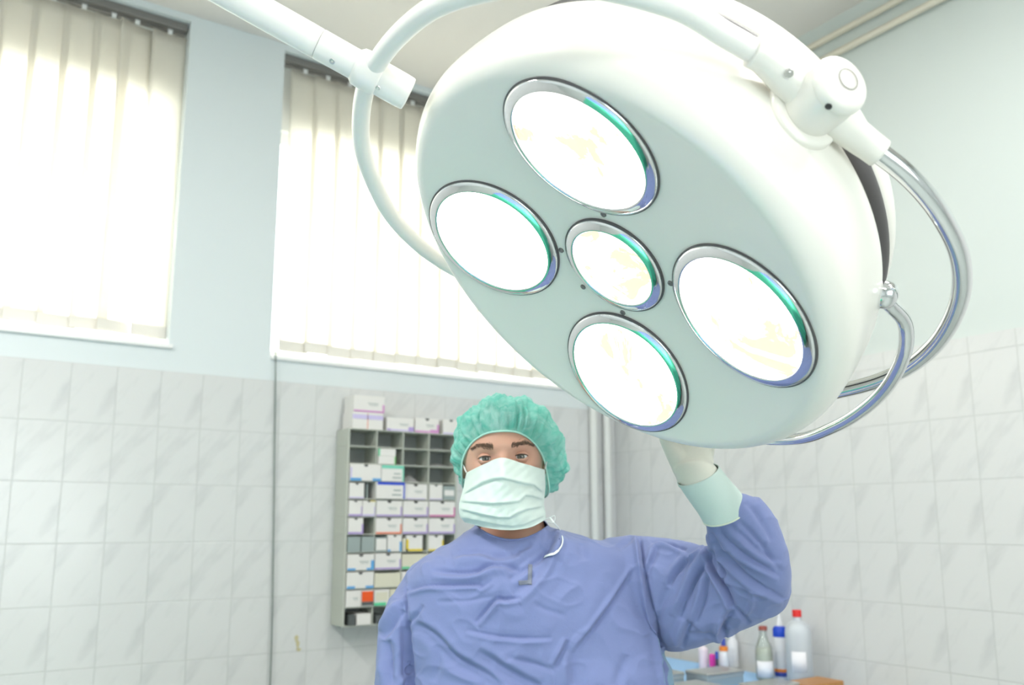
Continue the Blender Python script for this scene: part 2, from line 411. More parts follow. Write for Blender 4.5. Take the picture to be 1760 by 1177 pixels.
# ------------------------------------------------------------------ operating lamp
LC = np.array([0.7325, 0.8578, 1.8917]); EX = np.array([-0.642, -0.552, 0.5321]); EY = np.array([0.3755, -0.8314, -0.4096])
EX /= np.linalg.norm(EX); EY -= EX*(EX@EY); EY /= np.linalg.norm(EY); LN = np.cross(EY, EX)   # face normal, towards the floor
def Lp(r, deg, h): a = math.radians(deg); return LC+LN*h+r*(math.cos(a)*EX+math.sin(a)*EY)
lamp = empty('operating_lamp', LC-LN*.15, 'large white round operating lamp with five lit lenses in the foreground', 'lamp')
face = [(0.0, 0.0)]+[(r, .47*r*r) for r in np.linspace(.02, .285, 16)]
rim = [(.30, .0420), (.316, .034), (.3275, .014), (.3285, -.012), (.3275, -.042), (.324, -.072), (.316, -.093), (.303, -.105), (.290, -.108)]
prof = face[:-1]+round_prof([face[-1]]+rim, 3)
sh = lathe('lamp_body', prof+[(.27, -.110), (0, -.112)], M_enamel, lamp, 160, org=LC, ax=LN, hint=EX)
g = [(.28, -.105)]+[(.2965+.0145*math.sin(t), -.1225+.0155*math.cos(t)) for t in np.linspace(.3, PI-.3, 12)]+[(.28, -.137)]
lathe('gasket', g, M_rubber, lamp, 128, org=LC, ax=LN, hint=EX)
back = round_prof([(.27, -.133), (.299, -.134), (.307, -.148), (.300, -.175), (.275, -.208), (.225, -.236), (.13, -.256), (.0, -.262)], 3)
bc = lathe('back_cover', back, M_enamel, lamp, 128, org=LC, ax=LN, hint=EX)
# a small grey plug on the cover
c0 = Lp(.298, 66, -.166)
lathe('cover_plug', [(0, .004), (.006, .004), (.008, 0), (.008, -.004)], mat('grey_plug', (.5, .5, .5), .5), lamp, 20, org=c0, ax=Lp(1, 66, 0)-LC)
# lens glass: lit, with the bulb and reflector showing as warmer darker patches
def lens_mat(name, seed, sc_, lo, hi, warm, strength=9.0, ring=0.0):
    m = bpy.data.materials.new(name); m.use_nodes = True; nt = m.node_tree; L = nt.links
    b = nt.nodes['Principled BSDF']; b.inputs['Roughness'].default_value = 0.12; b.inputs['Base Color'].default_value = (.6, .58, .5, 1)
    tc = N(nt, 'ShaderNodeTexCoord'); mp = N(nt, 'ShaderNodeMapping'); mp.inputs['Location'].default_value = (seed*3.1, seed*1.7, seed)
    L.new(tc.outputs['Object'], mp.inputs[0])
    nz = N(nt, 'ShaderNodeTexNoise', Scale=sc_, Detail=6.0, Roughness=0.62, Distortion=0.6); L.new(mp.outputs[0], nz.inputs['Vector'])
    mr = N(nt, 'ShaderNodeMapRange'); mr.inputs['From Min'].default_value = lo; mr.inputs['From Max'].default_value = hi
    L.new(nz.outputs['Fac'], mr.inputs['Value'])
    mx = N(nt, 'ShaderNodeMix', _data_type='RGBA'); mx.inputs['A'].default_value = (1.0, .985, .93, 1); mx.inputs['B'].default_value = warm
    L.new(mr.outputs[0], mx.inputs['Factor']); L.new(mx.outputs['Result'], b.inputs['Emission Color'])
    st_ = mth(nt, 'SUBTRACT', strength, mth(nt, 'MULTIPLY', mr.outputs[0], strength-0.92)); L.new(st_, b.inputs['Emission Strength'])
    return m
WA = (1.0, .76, .48, 1)
LENS = [(0, .545, .60), (90, .53, .58), (180, .555, .61), (270, .9, .99), (None, .50, .555)]
beams = []
for i, (deg, lo, hi) in enumerate(LENS):
    if deg is None: c = LC+LN*.005; ax = LN; R0 = .0755
    else:
        d = Lp(1, deg, 0)-LC; c = LC+d*.195+LN*.0245; ax = LN*math.cos(.175)-d*math.sin(.175); R0 = .1035
    k = R0
    rp = [(k-.002, -.010), (k, -.005), (k, .0012), (k-.0015, .0032), (k-.0060, .0048), (k-.0120, .0062), (k-.0138, .0058), (k-.0146, .004), (k-.0148, -.006)]
    rg = lathe('lens_ring', round_prof(rp, 1), M_chrome, lamp, 96, org=c, ax=ax, hint=EX); rg['label'] = 'polished chrome ring'
    gl = lathe('lens_glass', [(0, .0035), (k*.3, .0030), (k*.6, .0015), (k-.0143, .0004)], lens_mat('lit_lens_%s' % 'abcde'[i], i+1, [9, 11, 13, 9, 16][i], lo, hi, WA), lamp, 72, org=c, ax=ax, hint=EX)
    gl['label'] = 'lit glass lens'
    # dark seam round the ring
    V, Fc = lathe_vf([(k+.0016, -.004), (k+.0016, .0008), (k-.001, .0012), (k-.001, -.004)], 96, org=c, ax=ax, hint=EX)
    obj_vf('ring_seal', V, Fc, M_rubber, lamp)
    l = bpy.data.lights.new('lens_beam', 'SPOT'); l.energy = 0 if deg is None else 75; l.spot_size = math.radians(50); l.spot_blend = .6; l.shadow_soft_size = .04; l.color = (1, .97, .88)
    if l.energy:
        o = bpy.data.objects.new('lens_beam', l); COL.objects.link(o); o.location = c+ax*.03; o.rotation_euler = Vector(-ax).to_track_quat('Z', 'Y').to_euler()
for deg in (0, 90, 180, 226, 270):
    p = Lp(.0868, deg, .47*.0868**2)
    lathe('screw', [(0, .0004), (.0012, .0006), (.0016, .0018), (.0040, .0014), (.0044, -.002)], M_rail, lamp, 20, org=p, ax=LN)
# pivot knuckles at both ends of the yoke
AV = (EX+EY)/2**.5; CV = (EX-EY)/2**.5
O1 = LC-.075*LN
def knuckle(sg):
    a = AV*sg; u, v, t = frame(a, LN)
    o0 = O1+.008*LN+a*.004
    lathe('pivot_flange', round_prof([(0, .285), (.044, .285), (.0435, .325), (.038, .3295), (.030, .3295)], 2), M_enamel, lamp, 64, org=o0, ax=a)
    kn = lathe('pivot_knuckle', round_prof([(.028, .318), (.0320, .326), (.0312, .355), (.030, .366), (.029, .3685), (.0265, .3685)], 2), M_enamel, lamp, 64, org=o0, ax=a)
    cp = lathe('pivot_cap', round_prof([(.024, .3655), (.0305, .3665), (.0310, .3740), (.0275, .3800), (.017, .3835), (.0, .3842)], 2), M_enamel, kn, 64, org=o0, ax=a)
    lathe('cap_disc', [(0, .3848), (.0098, .3846), (.0104, .3838), (.0104, .380)], M_enamel, cp, 40, org=o0, ax=a)
    uq, vq, _ = frame(a); tube('disc_groove', [o0+a*.3846+.0112*(uq*math.cos(t)+vq*math.sin(t)) for t in np.linspace(0, 2*PI, 40, endpoint=False)], .00035, M_rail, cp, 6, closed=True)
    sdn = -(UP*.8+RT*.6); sdn = sdn-a*(sdn@a); sdn /= np.linalg.norm(sdn)
    lathe('cap_screw', [(0, .0012), (.0034, .0010), (.0036, -.004)], M_dark, cp, 16, org=o0+a*.3715+sdn*.0305, ax=sdn)
    return o0, a
k1 = knuckle(1); k2 = knuckle(-1)
PH = math.radians(-20); BV = math.cos(PH)*CV-math.sin(PH)*LN; O2 = LC-.08*LN
def Yk(r, deg): t = math.radians(deg); return O2+r*(math.cos(t)*AV+math.sin(t)*BV)
yk = [(.352, 11), (.362, 19), (.384, 29), (.404, 45), (.413, 62), (.414, 75), (.415, 90), (.416, 103), (.420, 116), (.426, 132), (.426, 142), (.417, 151), (.395, 160), (.365, 168)]
P = catmull([Yk(*q) for q in yk], 10)
tube('yoke_tube', P, .0122, M_arm, lamp, 28)
def neck(p_end, dirv, o0, a, name, r0, r1, hgt=.336):
    base = o0+a*hgt
    Pn = catmull([base, base*.55+(p_end-dirv*.02)*.45, p_end-dirv*.006, p_end+dirv*.012], 8)
    m = len(Pn); R = np.interp(np.linspace(0, 1, m), [0, .3, .7, 1], [r0, r0*.86, r1*1.02, r1])
    V, Fc = tube_vf(Pn, R, 28); return obj_vf(name, V, Fc, M_enamel, lamp)
d1 = P[6]-P[0]; d1 /= np.linalg.norm(d1)
neck(P[2], d1, *k1, 'yoke_socket', .025, .0165)
sp = P[1]-d1*0; lathe('socket_screw', [(0, .0004), (.0014, .0006), (.0018, .0002), (.0036, .0014), (.0042, .001), (.0042, -.004)], M_steel, lamp, 20, org=(k1[0]+k1[1]*.353)*.30+P[1]*.70+frame(d1, CAM-P[1])[0]*.0178, ax=frame(d1, CAM-P[1])[0])
d2 = P[-7]-P[-1]; d2 /= np.linalg.norm(d2); neck(P[-2], d2, *k2, 'yoke_socket', .025, .0165)
# chrome fork on the other side
PH2 = math.radians(170); B2 = math.cos(PH2)*CV-math.sin(PH2)*LN; O3 = LC-.08*LN
def Ck(r, deg): t = math.radians(deg); return O3+r*(math.cos(t)*AV+math.sin(t)*B2)
P = catmull([Ck(*q) for q in [(.343, 12), (.362, 21), (.378, 30), (.392, 40), (.398, 51), (.399, 64), (.396, 77), (.388, 91), (.390, 110), (.392, 130), (.380, 150), (.350, 168)]], 10)
o = tube('fork_tube', P, .0108, M_chrome, lamp, 28); o['label'] = 'chrome fork tube'
d1 = P[6]-P[0]; d1 /= np.linalg.norm(d1); neck(P[1], d1, *k1, 'fork_socket', .0215, .0155)
d2 = P[-7]-P[-1]; d2 /= np.linalg.norm(d2); neck(P[-2], d2, *k2, 'fork_socket', .0215, .0155)
# small chrome grab handle with ball mounts
zh = -.09
hp = [(.322, 90.2, -.071), (.334, 93.0, -.078), (.352, 98.5, zh), (.366, 106, zh), (.377, 116, zh), (.387, 126, zh), (.400, 137, zh), (.417, 149, zh), (.425, 163, zh), (.425, 178, zh), (.41, 192, zh), (.385, 203, zh), (.350, 208, -.085), (.322, 211.3, -.071)]
HP = catmull([Lp(*q) for q in hp], 8)
o = tube('grab_handle', HP, .0088, M_chrome, lamp, 24); o['label'] = 'curved chrome grab handle'
for (r, a_) in ((.335, 89.5), (.335, 212)):
    dd = Lp(1, a_, 0)-LC
    b_ = lathe('ball_mount', round_prof([(.0150, -.016), (.0152, -.005), (.0158, -.002), (.0170, .004), (.0150, .0135), (.0080, .0190), (0, .0205)], 1), M_chrome, lamp, 40, org=Lp(r-.013, a_, -.072), ax=dd); b_['label'] = 'chrome ball mount'
# hub and boom: the rest of the ceiling arm
hb = O2
lathe('yoke_hub', round_prof([(.0, .362), (.0195, .362), (.0215, .366), (.0215, .402), (.0212, .4025), (.0238, .4035), (.0242, .410), (.0242, .432), (.0205, .436), (.0195, .437)], 1), M_arm, lamp, 48, org=hb, ax=BV)
lathe('boom_sleeve', [(.0188, .425), (.0190, .430), (.0190, .485), (.0186, .4858), (.0180, .4858)], M_arm, lamp, 48, org=hb, ax=BV)
lathe('boom_tube', [(.0174, .47), (.0174, .4864), (.0188, .4868), (.0190, .50), (.0192, .92), (.0, .92)], M_arm, lamp, 48, org=hb, ax=BV)
uu = frame(BV, CAM-hb)[0]; dn = frame(BV, -UP)[0]; sd = (uu*.75+dn*.66); sd /= np.linalg.norm(sd)
lathe('sleeve_screw', [(0, -.0004), (.0016, -.0002), (.0026, .0008), (.0036, .0006), (.0038, -.003)], M_steel, lamp, 20, org=hb+BV*.462+sd*.0192, ax=sd)
lathe('hub_screw', [(0, -.0004), (.0012, -.0002), (.0024, .0008), (.0030, .0006), (.0032, -.003)], M_steel, lamp, 20, org=hb+BV*.4+sd*.0215*.99, ax=(dn*.9+uu*.4)/np.linalg.norm(dn*.9+uu*.4))
# elbow and column up to the ceiling
e0 = hb+BV*.92
PP = catmull([hb+BV*.90, e0+np.array([0, 0, .01]), e0+BV*.03+np.array([0, 0, .07]), e0+BV*.035+np.array([0, 0, .2]), (e0[0]+BV[0]*.035, e0[1]+BV[1]*.035, ZC-.04)], 8)
tube('ceiling_column', PP, .03, M_arm, lamp, 28)
lathe('ceiling_canopy', [(0, -.06), (.05, -.06), (.11, -.02), (.11, 0), (0, 0)], M_arm, lamp, 48, org=(PP[-1][0], PP[-1][1], ZC-.001), ax=(0, 0, 1))

# ------------------------------------------------------------------ draped operating table (below the frame, mirrored in the chrome and lighting the lamp face)
def drape(name, r0, r1, d0, d1, z, drop, m, seed, parent, amp=.012):
    """cloth laid over a rectangle in view-aligned coordinates, hanging down on all sides"""
    n = 60; V = []; Fc = []
    e = .10
    rs = np.linspace(r0-e*1.0, r1+e*1.0, n); ds = np.linspace(d0-e, d1+e, n)
    for j, d in enumerate(ds):
        for i, r in enumerate(rs):
            ox = max(r0-r, r-r1, 0); oy = max(d0-d, d-d1, 0); o_ = max(ox, oy)/e
            t = math.atan2(d-(d0+d1)/2, r-(r0+r1)/2)
            wv = math.sin(t*17+seed)+.5*math.sin(t*31+seed*2)
            rr = min(max(r, r0), r1); dd = min(max(d, d0), d1)
            push = (.015+.02*o_*(1+.8*wv)) if o_ > 0 else 0
            rr += math.copysign(push if ox > 0 else 0, r-(r0+r1)/2); dd += math.copysign(push if oy > 0 else 0, d-(d0+d1)/2)
            zz = z-o_*drop+(.004*math.sin(r*23+seed)*math.sin(d*19) if o_ == 0 else 0)
            V.append(RD(rr, dd, zz))
    for j in range(n-1):
        for i in range(n-1):
            a = j*n+i; Fc.append((a, a+1, a+n+1, a+n))
    o = obj_vf(name, V, Fc, m, parent); md = o.modifiers.new('thickness', 'SOLIDIFY'); md.thickness = .002
    return o
tb = empty('operating_table', RD(-.72, 1.35, 0), 'operating table under a teal drape beside the surgeon, below the frame', 'table')
tb.rotation_euler = (0, 0, -YAW)
def rbox(name, lo, hi, m, parent, bev=.005):
    bm = bx(bmesh.new(), lo, hi, bev)
    Mx = Matrix(((RT[0], FH[0], 0, 0), (RT[1], FH[1], 0, 0), (0, 0, 1, 0), (0, 0, 0, 1)))
    bm.transform(Mx); return obj_bm(name, bm, m, parent)
rbox('mattress', (-1.02, .38, .80), (-.42, 2.35, .88), M_rubber, tb, .02)
rbox('table_column', (-.85, 1.15, .06), (-.6, 1.45, .80), M_steel, tb)
rbox('base_plate', (-1.0, .9, .0), (-.45, 1.7, .07), M_steel, tb)
tag(drape('surgical_drape', -1.10, -.38, .30, 2.42, .893, .42, M_drape_g, 1.0, None), 'teal surgical drape spread over the operating table', 'drape')
tag(drape('surgical_sheet', -1.06, -.44, .38, .95, .9065, .0035, M_drape_b, 3.0, None), 'blue sheet lying on the near end of the teal drape', 'sheet')

# ------------------------------------------------------------------ wall cabinet with cartons
CXE = [1.320, 1.433, 1.547, 1.662, 1.785]; CZ = np.linspace(1.914, 1.181, 12); CYF = 3.115; CYB = YB-.009
cab = empty('wall_cabinet', ((CXE[0]+CXE[-1])/2, CYB, 1.181), 'grey pigeonhole cabinet on the tiled wall filled with small cartons', 'cabinet')
for sx_ in (0, 4):
    bm = bmesh.new(); s0 = CXE[sx_]-(.007 if sx_ == 0 else -.000)
    for k in range(11):
        bx(bm, (s0, CYF, CZ[k+1]+.0012), (s0+.007, CYB-.002, CZ[k]-.0012), .0012)
    bx(bm, (s0+.001, CYF+.002, CZ[-1]), (s0+.006, CYB, CZ[0]))
    obj_bm('side_panel', bm, M_cab, cab)
box('back_panel', (CXE[0], CYB-.005, CZ[-1]), (CXE[-1], CYB, CZ[0]), M_cabin, cab)
for k in range(12):
    box('shelf', (CXE[0]-.006, CYF, CZ[k]-.002), (CXE[-1]+.006, CYB-.005, CZ[k]+.002), M_cab, cab, .0008)
for c in (1, 2, 3):
    bm = bmesh.new()
    for k in range(11): bx(bm, (CXE[c]-.002, CYF+.001, CZ[k+1]+.002), (CXE[c]+.002, CYB-.005, CZ[k]-.002))
    obj_bm('divider', bm, M_cab, cab)
CC = dict(w=(225, 222, 218), cream=(214, 210, 190), purple=(172, 150, 205), pink=(205, 140, 195), magenta=(200, 95, 160), blue=(90, 160, 215), royal=(30, 70, 200), teal=(120, 205, 180),
          orange=(232, 85, 20), salmon=(232, 130, 100), yellow=(225, 200, 40), green=(90, 200, 150), grey=(150, 162, 160), dgrey=(85, 90, 90), lav=(200, 190, 225), lime=(120, 200, 110))
def cm(k): return mat('card_'+k, lin(CC[k])[:3], 0.55)
def carton(x0, x1, z0, z1, body, bands, label, proud=.004, depth=.10, notch=True, top=None, group='cartons in the wall cabinet', yf=None):
    yf = (CYF if yf is None else yf)-proud
    r = empty('carton', ((x0+x1)/2, yf+depth/2, z0), label, 'box', group)
    box('carton_body', (x0, yf, z0), (x1, yf+depth, z1), cm(body), r, .0012)
    for (c, a, b, e, f) in bands:   # colour, x fraction range, z fraction range
        xx0 = x0+(x1-x0)*a; xx1 = x0+(x1-x0)*b; zz0 = z0+(z1-z0)*e; zz1 = z0+(z1-z0)*f
        o = box('printed_band', (xx0, yf-.0008, zz0), (xx1, yf+.0004, zz1), cm(c), r); o['label'] = {'w': 'white', 'lav': 'lavender', 'dgrey': 'dark grey', 'royal': 'deep blue', 'lime': 'light green'}.get(c, c)+' printed band'
    if notch:
        xm = (x0+x1)/2; bm = bmesh.new(); rr = min(.0085, (x1-x0)*.11)
        vs = [bm.verts.new((xm+rr*math.cos(t), yf-.0010, z1-.0006+rr*math.sin(t))) for t in np.linspace(PI, 2*PI, 12)]
        f = bm.faces.new(vs); e = bmesh.ops.extrude_face_region(bm, geom=[f]); bmesh.ops.translate(bm, vec=(0, .0012, 0), verts=[v for v in e['geom'] if isinstance(v, bmesh.types.BMVert)])
        obj_bm('thumb_notch', bm, M_dark, r)
    return r
ordn = ['top', 'second', 'third', 'fourth', 'fifth', 'sixth', 'seventh', 'eighth', 'ninth', 'tenth', 'bottom']; coln = ['left', 'second', 'third', 'right']
def edge(c, side=.93, foot=.12, a=0.0): return [(c, a, 1, 0, foot), (c, side, 1, foot, .62)]
def text_lines(): return [('grey', .45, .8, .52, .56), ('grey', .50, .78, .42, .45)]
def cell(row, col, a, b, hf, body, bands, desc, **k):
    x0, x1 = CXE[col]+.003, CXE[col+1]-.003; z0, z1 = CZ[row+1]+.0022, CZ[row]-.003
    return carton(x0+(x1-x0)*a, x0+(x1-x0)*b, z0, z0+(z1-z0)*hf, body, bands, '%s, %s shelf, %s column of cabinet' % (desc, ordn[row], coln[col]), **k)
cell(1, 1, .03, .70, .50, 'w', [('lime', .94, 1, 0, 1)], 'flat white carton with green end, lower of two', notch=False)
x0 = CXE[1]+.003+.002; carton(x0, x0+.074, CZ[2]+.0022+.031, CZ[2]+.0022+.060, 'w', [('green', 0, .09, .0, 1)], 'flat white carton with green left end, upper of two, second shelf', notch=False)
x0 = CXE[0]; carton(x0+.002, CXE[1]+.016, CZ[3]+.0022, CZ[2]-.002, 'w', [('blue', 0, .36, 0, .16), ('blue', .72, 1, 0, .16), ('lav', 0, .05, .16, .8)], 'wide white carton with blue foot, third shelf, left column', proud=.010)
carton(CXE[1]+.018, CXE[2]-.001, CZ[3]+.0022, CZ[2]-.002, 'w', [('teal', 0, 1, .80, 1), ('teal', .94, 1, 0, .8), ('grey', .55, .85, .45, .52), ('grey', .5, .88, .2, .28)], 'white carton, teal top band, third shelf, second column', proud=.010, notch=False)
cell(3, 0, 0, .56, .95, 'w', [('lav', .0, 1, 0, .08)], 'narrow white carton with lavender foot')
carton(CXE[1]-.004, CXE[2]+.004, CZ[4]+.0022, CZ[3]-.001, 'w', [('royal', .04, 1, .84, 1), ('royal', .95, 1, .0, .84), ('grey', .60, .86, .48, .56), ('grey', .55, .88, .2, .28)], 'white carton framed in deep blue, fourth shelf, second column', proud=.012, notch=False)
cell(3, 2, 0, .96, .97, 'w', [('lav', .1, .9, 0, .06)]+text_lines(), 'wide white carton with plain face')
cell(3, 3, 0, .50, .97, 'w', [('lav', 0, 1, 0, .06)], 'narrow white carton')
cell(3, 3, .53, 1, .90, 'grey', [('w', .1, .9, .3, .7)], 'plain grey carton', notch=False)
cell(4, 0, 0, .50, .95, 'w', edge('purple'), 'narrow white carton with purple foot, left of two')
cell(4, 0, .52, 1, .95, 'w', edge('lav')+[('yellow', .5, 1, .95, 1)], 'narrow white carton with yellow top edge, right of two')
for c, k in ((1, 'purple'), (2, 'purple'), (3, 'magenta')): cell(4, c, 0, 1, .97, 'w', edge(k, .95, .1)+text_lines(), 'white carton with %s foot and right edge' % k)
cell(5, 0, 0, .56, .97, 'w', edge('purple', .9), 'narrow white carton with purple foot')
for c, k in ((1, 'salmon'), (2, 'purple'), (3, 'purple')): cell(5, c, 0, 1, .97, 'w', edge(k, .95, .11)+text_lines(), 'white carton with %s foot and right edge' % k)
cell(6, 0, 0, .48, .92, 'grey', [], 'plain grey carton, left of two', notch=False); cell(6, 0, .52, 1, .92, 'grey', [], 'plain grey carton, right of two', notch=False)
cell(6, 1, 0, .44, .88, 'grey', [('w', .05, .95, .1, .9)], 'narrow pale grey carton', notch=False); cell(6, 1, .46, 1, 1, 'w', [('blue', .85, 1, 0, .6), ('blue', 0, .2, 0, .12)], 'narrow white carton with light blue corner', proud=.008)
cell(6, 2, .0, .12, .8, 'cream', [], 'thin cream carton on edge', notch=False); cell(6, 2, .15, .80, .97, 'w', [('yellow', 0, 1, 0, .13), ('yellow', 0, .13, 0, .75)], 'white carton with yellow foot and left edge')
cell(6, 3, .0, .56, .97, 'w', [('yellow', 0, 1, 0, .10), ('yellow', .9, 1, 0, .7)], 'narrow white carton with yellow right edge')
cell(7, 0, 0, 1.0, .95, 'w', [('blue', 0, .30, 0, .13), ('blue', .72, 1, 0, .13), ('blue', .88, 1, .13, .6)]+text_lines(), 'white carton with blue foot corners', proud=.008)
cell(7, 1, 0, 1, .97, 'w', edge('purple', .95, .1)+text_lines(), 'white carton with purple foot'); cell(7, 2, 0, 1, .90, 'cream', [('green', 0, .3, 0, .14)], 'cream carton with green foot corner', notch=False); cell(7, 3, 0, 1, .9, 'w', edge('purple'), 'white carton')
cell(8, 0, 0, 1, .97, 'w', [('blue', .0, .3, 0, .15), ('blue', .7, 1, 0, .15)], 'white carton with two blue foot patches', proud=.008)
cell(8, 1, 0, 1, .88, 'cream', [('dgrey', .12, .85, .98, 1.0)], 'open cream carton with dark mouth', notch=False); cell(8, 2, 0, 1, .9, 'w', edge('purple'), 'white carton')
cell(9, 0, 0, .56, .97, 'w', text_lines(), 'white carton beside the orange one', notch=False)
cell(9, 0, .57, 1.0, .97, 'w', [('orange', 0, 1, .30, .93), ('dgrey', 0, 1, .05, .29)], 'carton with a bright orange face over grey', notch=False, proud=.008)
cell(9, 1, 0, .58, .95, 'w', [('green', 0, .8, 0, .20), ('cream', .1, .9, .3, .85)], 'white carton with green foot', notch=False); cell(9, 1, .61, 1, .95, 'cream', [], 'small cream carton', notch=False)
cell(10, 0, .42, .96, .66, 'w', [], 'small white carton standing alone in the dark compartment', notch=False); cell(10, 0, .12, .36, .62, 'dgrey', [], 'small dark grey carton', notch=False)
cell(10, 1, .1, .5, .5, 'dgrey', [], 'small dark carton', notch=False)
# grey leaflet leaning in the fourth shelf
o = box('leaflet', (CXE[0]+.078, CYF+.01, CZ[4]+.0025), (CXE[0]+.084, CYF+.09, CZ[3]-.006), cm('grey')); tag(o, 'thin grey leaflet upright beside the narrow carton, fourth shelf', 'leaflet')
# crumpled clear bags
def bag(x0, x1, z0, h, label):
    V = []; Fc = []; n = 14
    for j in range(n):
        for i in range(n):
            u, v = i/(n-1), j/(n-1); e = math.sin(PI*u)*math.sin(PI*v)
            V.append((x0+(x1-x0)*u, CYF+.01+.08*v, z0+.001+h*e*(.6+.4*math.sin(i*2.1+j*1.7))))
    for j in range(n-1):
        for i in range(n-1): a = j*n+i; Fc.append((a, a+1, a+n+1, a+n))
    tag(obj_vf('plastic_bag', V, Fc, glass_mat('clear_bag', (.8, .8, .8), .15, .5) if 'clear_bag' not in bpy.data.materials else bpy.data.materials['clear_bag']), label, 'bag')
bag(CXE[2]+.008, CXE[3]-.03, CZ[3]+.0022, .035, 'crumpled clear bag on the third shelf of the cabinet'); bag(CXE[3]+.006, CXE[4]-.01, CZ[2]+.0022, .014, 'flat clear bag on the second shelf, right column'); bag(CXE[3]+.006, CXE[4]-.01, CZ[1]+.0022, .010, 'flat clear bag on the top shelf, right column')
# cartons standing on the cabinet
zt = CZ[0]+.0022; G = 'cartons on top of the cabinet'
carton(1.330, 1.458, zt, zt+.0655, 'w', [('lav', 0, 1, .58, .84), ('salmon', .48, .50, 0, .9)], 'white carton with purple stripe, lower of the stack on the cabinet', notch=False, group=G, proud=-.004)
carton(1.334, 1.462, zt+.066, zt+.130, 'w', [('pink', 0, .95, 0, .10), ('pink', .94, 1, 0, .5)]+text_lines(), 'white carton with pink foot, topmost of the stack on the cabinet', notch=False, group=G, proud=-.004)
carton(1.474, 1.592, zt, zt+.052, 'w', [('purple', 0, .14, 0, .14), ('lav', .14, .8, 0, .12), ('purple', .8, 1, 0, .35)]+text_lines(), 'white carton with purple corners on top of the cabinet', group=G, notch=False, proud=-.002)
carton(1.598, 1.706, zt, zt+.058, 'w', [('pink', 0, .6, 0, .12), ('pink', .62, 1, 0, .22), ('pink', .92, 1, .22, .6)]+text_lines(), 'white carton with strong pink corner on top of the cabinet', group=G, proud=-.002)
carton(1.726, 1.80, zt, zt+.060, 'w', [('lav', 0, 1, 0, .1)], 'white carton with lavender foot, rightmost on the cabinet', group=G, proud=-.002)

# ------------------------------------------------------------------ side table with steel boxes and bottles
TZ = 1.0
st_ = empty('side_table', (2.27, 2.5, 0), 'steel side table in the corner with light blue top', 'table')
for (x, y) in ((1.93, 1.96), (2.62, 1.96), (1.93, 3.06), (2.62, 3.06)): tube('leg', [(x, y, 0), (x, y, TZ-.03)], .014, M_steel, st_, 12)
box('table_top', (1.90, 1.92, TZ-.03), (2.66, 3.10, TZ-.004), M_steel, st_, .003)
box('lower_shelf', (1.92, 1.95, .30), (2.64, 3.08, .318), M_steel, st_, .003)
tag(box('table_cloth', (1.895, 1.915, TZ-.004), (2.665, 3.105, TZ), M_cloth_lb), 'light blue cloth spread on the side table', 'cloth')
def steel_box(x0, x1, y0, y1, h, label, rz=0):
    r = empty('instrument_box', ((x0+x1)/2, (y0+y1)/2, TZ), label, 'box', 'steel instrument boxes on the side table')
    box('box_body', (x0+.002, y0+.002, TZ), (x1-.002, y1-.002, TZ+h-.014), M_steel, r, .004)
    box('lid', (x0, y0, TZ+h-.016), (x1, y1, TZ+h), M_steel, r, .004)
    return r
steel_box(2.224, 2.404, 1.946, 2.046, .05, 'stainless instrument box nearest the red-capped jug')
steel_box(2.267, 2.447, 2.218, 2.328, .05, 'stainless instrument box behind, in front of the small bottles')
steel_box(1.96, 2.161, 2.048, 2.170, .05, 'stainless instrument box at the left, beside the gown')
steel_box(2.10, 2.24, 2.30, 2.42, .05, 'stainless instrument box farthest left, half hidden by the gown')
steel_box(2.27, 2.37, 2.62, 2.72, .07, 'small stainless box farthest back on the side table')
tag(box('wooden_tray', (2.415, 1.925, TZ), (2.60, 2.03, TZ+.040), M_wood, None, .004), 'orange-brown wooden board at the right end of the side table', 'board')
def pos(px, d): p = W(px, 1100, d); return (p[0], p[1])
def bottle(name, xy, parts, label, cat='bottle', seg=32, zs=1.13):
    r = empty(name, (xy[0], xy[1], TZ), label, cat)
    for (pn, prof, m, lab) in parts:
        o = lathe(pn, [(a, h*zs) for (a, h) in prof], m, r, seg, org=(xy[0], xy[1], TZ)); auto_smooth(o)
        if lab: o['label'] = lab
    return r
m_w = mat('bottle_white', (.80, .81, .84), .4); m_red = mat('red_cap', lin((215, 25, 20))[:3], .4); m_blue = mat('blue_cap', lin((15, 70, 200))[:3], .4)
m_liq = mat('milky_liquid', (.70, .70, .58), .3); m_lab = mat('paper_label', (.80, .80, .84), .6); m_or = mat('orange_band', lin((240, 140, 50))[:3], .5); m_nb = mat('navy_band', lin((60, 80, 170))[:3], .5); m_rub = mat('brown_red_stopper', lin((150, 75, 65))[:3], .6); m_mag = mat('magenta_plastic', lin((225, 60, 170))[:3], .5)
def lbl(rad, z0, z1, a0, a1, m, xy, parent, name='paper_label'):
    V = []; Fc = []; n = 16
    for j, z in enumerate((z0, z1)):
        for i in range(n):
            a = a0+(a1-a0)*i/(n-1); V.append((xy[0]+rad*math.cos(a), xy[1]+rad*math.sin(a), TZ+z))
    for i in range(n-1): Fc.append((i, i+1, n+i+1, n+i))
    o = obj_vf(name, V, Fc, m, parent); md = o.modifiers.new('thickness', 'SOLIDIFY'); md.thickness = .0006; return o
FA = math.atan2(-FH[1], -FH[0])     # direction facing the camera
# big clear jug
xy = pos(1372, 3.2)
r = bottle('jug', xy, [('jug_body', [(0, .002), (.040, .002), (.0445, .008), (.0445, .155), (.041, .172), (.028, .186), (.015, .192), (.014, .204)], M_jug, None),
    ('liquid', [(0, .004), (.0425, .004), (.0425, .145), (0, .145)], mat('clear_blue_grey_liquid', (.50, .56, .61), .25), 'clear liquid'),
    ('cap', [(0, .224), (.0145, .224), (.016, .222), (.016, .203), (.0135, .203)], m_red, 'red screw cap')], 'large translucent jug with a red cap on the side table', 'jug')
lbl(.0452, .045, .115, FA-.9, FA+.25, m_lab, xy, r)
